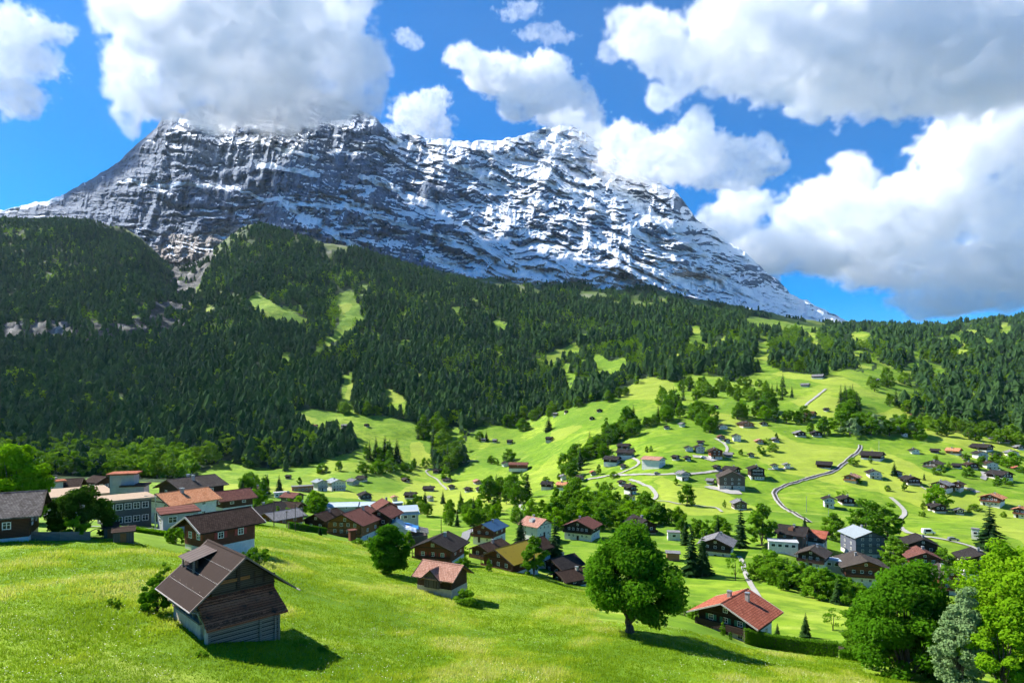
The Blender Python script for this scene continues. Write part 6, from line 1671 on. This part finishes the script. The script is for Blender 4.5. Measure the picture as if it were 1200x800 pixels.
ribbon('path', 'track through the hamlet by the copse', [(722,556),(736,551),(746,546),(748,541),(738,536)], 3.6, M_ROAD)
ribbon('path', 'little lane running down to the white yard', [(838,514),(847,519),(852,525),(851,530)], 3.6, M_ROAD)
ribbon('path', 'pale farm track zigzagging on the meadow', [(560,540),(533,543),(512,549),(499,552),(509,560),(517,568),(523,574)], 3.2, M_ROAD)
ribbon('path', 'dirt track past the tiny cabins', [(900,550),(915,550),(930,548)], 2.5, M_ROAD)
ribbon('path', 'track beside the brown farmhouse', [(1079,570),(1090,577),(1099,585)], 2.5, M_ROAD)
ribbon('yard', 'pale yard in front of the black and white houses', [(812,535),(824,536),(838,540)], 9.0, M_ROAD)
ribbon('yard', 'pale gravel yard of the great barn', [(828,570),(840,573),(855,577),(868,577)], 8.0, M_ROAD)
ribbon('yard', 'pale turning place beside the brown farmhouse', [(1124,570),(1134,573),(1146,577)], 6.0, M_ROAD)
ribbon('yard', 'small drive in the dense hamlet', [(1152,553),(1154,558),(1152,562)], 4.0, M_ROAD)
ribbon('road', 'village street between the dark chalet and the blue roof', [(538,636),(545,630),(548,624),(562,620)], 5.5, M_ASPH, ymin=180)
ribbon('path', 'concrete ramp beside the thick row of bushes', [(1020,700),(1012,706),(1006,711)], 2.2, M_ROAD)
ribbon('yard', 'grey drive at the end of the hedge', [(1004,758),(1018,762),(1036,768)], 3.4, M_ASPH)
ribbon('lane', 'lane on the bank below the school', [(100,617),(150,619),(205,623),(235,628)], 3.5, M_ASPH, ymin=105)
ribbon('stream', 'narrow stony stream among the trees', [(598,578),(604,586),(611,594),(618,602)], 5.0, M_ROAD)

# ------------------------------------------------------------------ vehicles
M_CARW = mat_plain('white_car_paint', (0.75, 0.75, 0.75), 0.25, 0.5, 0.02); M_CARG = mat_plain('grey_car_paint', (0.20, 0.21, 0.23), 0.3, 0.5, 0.02, 1.0, 0.4); M_TYRE = mat_plain('tyre_rubber', (0.02, 0.02, 0.02), 0.85, 0.2, 0.1)
M_CARR = mat_plain('red_car_paint', (0.35, 0.03, 0.02), 0.25, 0.5, 0.02)
def vehicle(px, by, yaw, L, Hh, paint, label, cat, Y=None):
    p = ground(px, by) if Y is None else at(px, Y); p.z += 0.18+0.0008*p.y
    e = empty(cat, p, yaw); tag(e, label, cat); w_ = 0.88
    van = cat == 'van'
    b = MB(); sec = [(-L/2, 0.35), (L/2, 0.35), (L/2, 0.85), (L/2-0.25, 1.0), (L*0.30, 1.05), (L*0.18, Hh), (-L/2+0.12, Hh), (-L/2, 1.0)] if van else [(-L/2, 0.35), (L/2, 0.35), (L/2, 0.75), (L*0.26, 0.92), (L*0.10, Hh), (-L*0.32, Hh), (-L/2+0.1, 0.95)]
    n = len(b.v); b.prism(sec, -w_, w_, paint); b.build('body', e)
    g = MB()
    for s in (-1, 1):
        y0, y1 = sorted((s*w_, s*(w_+0.012)))
        g.box(-L*0.30, L*0.12, y0, y1, 1.0, Hh-0.12, M_GLASS)
    g.build('window', e)
    for sx in (-L*0.32, L*0.32):
        for s in (-1, 1):
            wb = MB(); wb.cyl([(sx, s*(w_-0.12), 0.32), (sx, s*(w_+0.04), 0.32)], [0.32, 0.32], M_TYRE, 12); wb.build('wheel', e)
vehicle(1088, 626, R(-8), 5.2, 2.3, M_CARW, 'white van parked on the winding road', 'van')
vehicle(1117, 634, R(-14), 4.2, 1.5, M_CARG, 'grey car further along the winding road than the white van', 'car')
vehicle(824, 537, R(10), 4.2, 1.5, M_CARW, 'white car in the pale yard below the black and white pair', 'car')
vehicle(806, 557, R(2), 4.2, 1.5, M_CARW, 'white car on the valley road beside the half-timbered house', 'car')
vehicle(770, 556, R(2), 4.2, 1.5, M_CARG, 'dark car on the level valley road', 'car')
vehicle(1138, 575, R(-10), 4.2, 1.5, M_CARG, 'dark car in the turning place of the brown farmhouse', 'car')
# ------------------------------------------------------------------ clouds: volumes of scattering droplets
def mat_cloud(name, dens, g=0.25):
    m, nt = new_mat(name); t = NT(nt)
    v = t.n('ShaderNodeVolumePrincipled')
    v.inputs['Color'].default_value = (1, 1, 1, 1); v.inputs['Anisotropy'].default_value = g
    v.inputs['Density'].default_value = dens; v.inputs['Density Attribute'].default_value = 'density'
    t.out(None, v.outputs[0])
    return m
def cloud(name, label, blobs, Y, vox, dens, thick=0.8, wisp=0.5, nscale=None, inner=0.14, seed=0, group=None, g=0.25):
    """blobs: (px, py, rx, ry) of the puffs in the photograph; each becomes an ellipsoid at distance Y"""
    k = Y/F
    E = []
    for i, b in enumerate(blobs):
        px, py, rx, ry = b[:4]; dy = b[4] if len(b) > 4 else 0.0
        rng_ = random.Random(seed*131+i)
        yy = Y+dy+rng_.uniform(-0.25, 0.25)*rx*k
        c = pt(px, py, yy); kk = yy/F
        E.append((c, (rx*kk, min(rx, ry*1.6)*kk*thick, ry*kk)))
    pad = 1.18
    mn = Vector([min(c[i]-r[i]*pad for c, r in E) for i in range(3)]); mx = Vector([max(c[i]+r[i]*pad for c, r in E) for i in range(3)])
    org = (mn+mx)/2
    ng = bpy.data.node_groups.new(name, 'GeometryNodeTree')
    ng.interface.new_socket('Geometry', in_out='INPUT', socket_type='NodeSocketGeometry')
    ng.interface.new_socket('Geometry', in_out='OUTPUT', socket_type='NodeSocketGeometry')
    t = NT(ng)
    P = ng.nodes.new('GeometryNodeInputPosition').outputs[0]
    size = sum(max(r) for c, r in E)/len(E)
    nscale = nscale or size*0.9
    # domain warp
    wv = t.n('ShaderNodeTexNoise'); t.put(wv.inputs['Vector'], P); wv.inputs['Scale'].default_value = 1.2/nscale; wv.inputs['Detail'].default_value = 3
    woff = t.vmath('MULTIPLY', t.vmath('SUBTRACT', wv.outputs['Color'], (0.5, 0.5, 0.5)), (nscale*0.7,)*3)
    Pw = t.vmath('ADD', P, woff)
    f = None
    for c, r in E:
        d = t.vmath('LENGTH', t.vmath('MULTIPLY', t.vmath('SUBTRACT', Pw, tuple(c-org)), (1/r[0], 1/r[1], 1/r[2])))
        v = t.math('SUBTRACT', 1.0, d)
        if f is None: f = v
        else:
            nd = ng.nodes.new('ShaderNodeMath'); nd.operation = 'SMOOTH_MAX'
            t.put(nd.inputs[0], f); t.put(nd.inputs[1], v); nd.inputs[2].default_value = 0.15; f = nd.outputs[0]
    n1 = t.noise(P, 2.6/nscale, 10, 0.66)
    vo = ng.nodes.new('ShaderNodeTexVoronoi'); vo.feature = 'SMOOTH_F1'
    t.put(vo.inputs['Vector'], t.vmath('ADD', P, t.vmath('MULTIPLY', woff, (0.3,)*3))); vo.inputs['Scale'].default_value = 3.2/nscale
    vo.inputs['Smoothness'].default_value = 0.12
    try: vo.inputs['Detail'].default_value = 3.0; vo.inputs['Roughness'].default_value = 0.6; vo.inputs['Lacunarity'].default_value = 2.3; vo.normalize = True
    except Exception: pass
    bil = t.math('SUBTRACT', 0.42, vo.outputs['Distance'])
    f = t.math('ADD', f, t.math('MULTIPLY', t.math('SUBTRACT', n1, 0.52), wisp*2.6))
    f = t.math('ADD', f, t.math('MULTIPLY', bil, 0.95))
    f = t.math('SUBTRACT', f, 0.12)
    dn = t.rng(f, 0.0, 0.17)
    dn = t.math('MULTIPLY', dn, t.rng(f, 0.16, 0.62, 1.0, inner))      # the heart of a cloud is thinner than its rim
    vc = ng.nodes.new('GeometryNodeVolumeCube')
    t.put(vc.inputs['Density'], dn)
    vc.inputs['Min'].default_value = tuple(mn-org); vc.inputs['Max'].default_value = tuple(mx-org)
    for a, i in (('X', 0), ('Y', 1), ('Z', 2)):
        vc.inputs['Resolution '+a].default_value = max(16, int((mx[i]-mn[i])/vox))
    sm = ng.nodes.new('GeometryNodeSetMaterial'); sm.inputs['Material'].default_value = mat_cloud(name+'_droplets', dens, g)
    t.put(sm.inputs['Geometry'], vc.outputs[0])
    go = ng.nodes.new('NodeGroupOutput'); t.put(go.inputs[0], sm.outputs[0])
    vd = bpy.data.volumes.new(name); vd.materials.append(sm.inputs['Material'].default_value)
    o = bpy.data.objects.new(name, vd); COL.objects.link(o); o.location = org
    md = o.modifiers.new('shape', 'NODES'); md.node_group = ng
    tag(o, label, 'cloud', group)
    return o
CL = [
 ('big white cloud with grey underside hiding the mountain summit', 3250, 11, 0.0125, 0.5,
  [(290,55,130,80),(205,25,85,60),(180,85,55,60),(390,85,65,65),(335,118,110,36),(428,108,32,34),(245,112,90,38),(300,-25,150,60),(158,135,22,34),(370,30,70,60),(250,20,90,70)]),
 ('small torn white cloud drifting along the snowy ridge beside the summit cloud', 4800, 13, 0.014, 0.75,
  [(485,135,30,24),(508,120,22,18),(515,148,20,18),(470,152,24,12),(500,160,30,10)]),
 ('bright puffy cloud rising above the second snowy peak', 5200, 15, 0.017, 0.55,
  [(545,68,26,18),(580,88,40,24),(622,100,40,30),(655,118,40,34),(683,132,26,30),(640,80,30,20),(690,160,26,22),(610,120,30,20)]),
 ('white cauliflower cloud hanging over the rocky end of the ridge', 3500, 10, 0.017, 0.5,
  [(735,170,36,28),(772,188,50,30),(815,150,26,28),(810,180,50,36),(865,185,40,26),(895,178,26,20),(850,205,60,20),(722,190,24,22),(905,195,20,14)]),
 ('grey based cumulus bank rolling off the mountain shoulder', 4300, 19, 0.011, 0.66,
  [(848,262,38,26),(890,288,62,30),(945,255,46,34),(998,212,34,34),(985,240,50,40),(930,302,84,26),(1010,285,80,44),(1075,248,70,54),(1060,310,90,34),(1125,185,58,58),(1185,150,60,60),(1165,245,56,46),(1215,250,50,70),(1180,305,90,46),(1150,347,110,24),(1095,358,60,18),(1070,225,36,30),(870,238,44,22),(1045,268,50,46)]),
 ('broad white cloud sheet filling the upper sky above the blue gap', 3600, 15, 0.012, 0.64,
  [(760,35,50,28),(800,75,50,40),(860,50,80,50),(930,75,90,50),(1010,60,120,70),(1060,105,90,36),(1130,60,120,80),(1000,-20,180,50),(1200,40,100,90),(770,115,26,16),(960,115,50,24),(725,60,24,10)]),
 ('thin torn cloud in the clear sky beside the summit cloud', 4300, 13, 0.010, 0.85,
  [(15,35,50,26),(38,70,36,24),(12,112,40,24),(28,128,24,12),(0,70,40,40),(70,40,18,12)]),
 ('little oval cloud alone in the blue above the ridge', 4300, 9, 0.009, 0.8, [(475,42,14,9),(486,50,12,8)]),
 ('thin scrap of cloud veiling the second snowy peak', 3420, 9, 0.010, 0.8, [(664,140,26,13),(692,156,24,14),(640,141,16,8),(712,172,18,10)]),
 ('thin wisp of cloud between the two larger clouds', 4300, 9, 0.007, 0.9, [(610,12,30,10),(635,38,34,10),(655,45,24,8)]),
]
for i, (lab, Y, vox, dens, wisp, bl) in enumerate(CL):
    cloud('cloud', lab, bl, Y, vox, dens, 0.62, wisp, inner={4300: 0.45, 3600: 0.25}.get(Y, 0.14), seed=i+1, group='clouds over the mountain', g=0.0)
HZD = 1.5e-5

# ------------------------------------------------------------------ air
def make_haze(dens):
    me = bpy.data.meshes.new('haze')
    x0, x1, y0, y1, z0, z1 = -6600, 6600, -60, 5900, HAZE_BOT, 3700
    me.from_pydata([(x0,y0,z0),(x1,y0,z0),(x1,y1,z0),(x0,y1,z0),(x0,y0,z1),(x1,y0,z1),(x1,y1,z1),(x0,y1,z1)], [], [(3,2,1,0),(4,5,6,7),(0,1,5,4),(1,2,6,5),(2,3,7,6),(3,0,4,7)])
    m, nt = new_mat('haze_air'); t = NT(nt); v = t.n('ShaderNodeVolumePrincipled')
    v.inputs['Color'].default_value = (0.62, 0.80, 1.0, 1); v.inputs['Density'].default_value = dens; v.inputs['Anisotropy'].default_value = 0.1
    t.out(None, v.outputs[0]); me.materials.append(m)
    tag(link('haze', me), 'thin blue mountain air between the village and the rock face', None, None, 'stuff')
HAZE_BOT = ZMIN-6.0
make_haze(HZD)
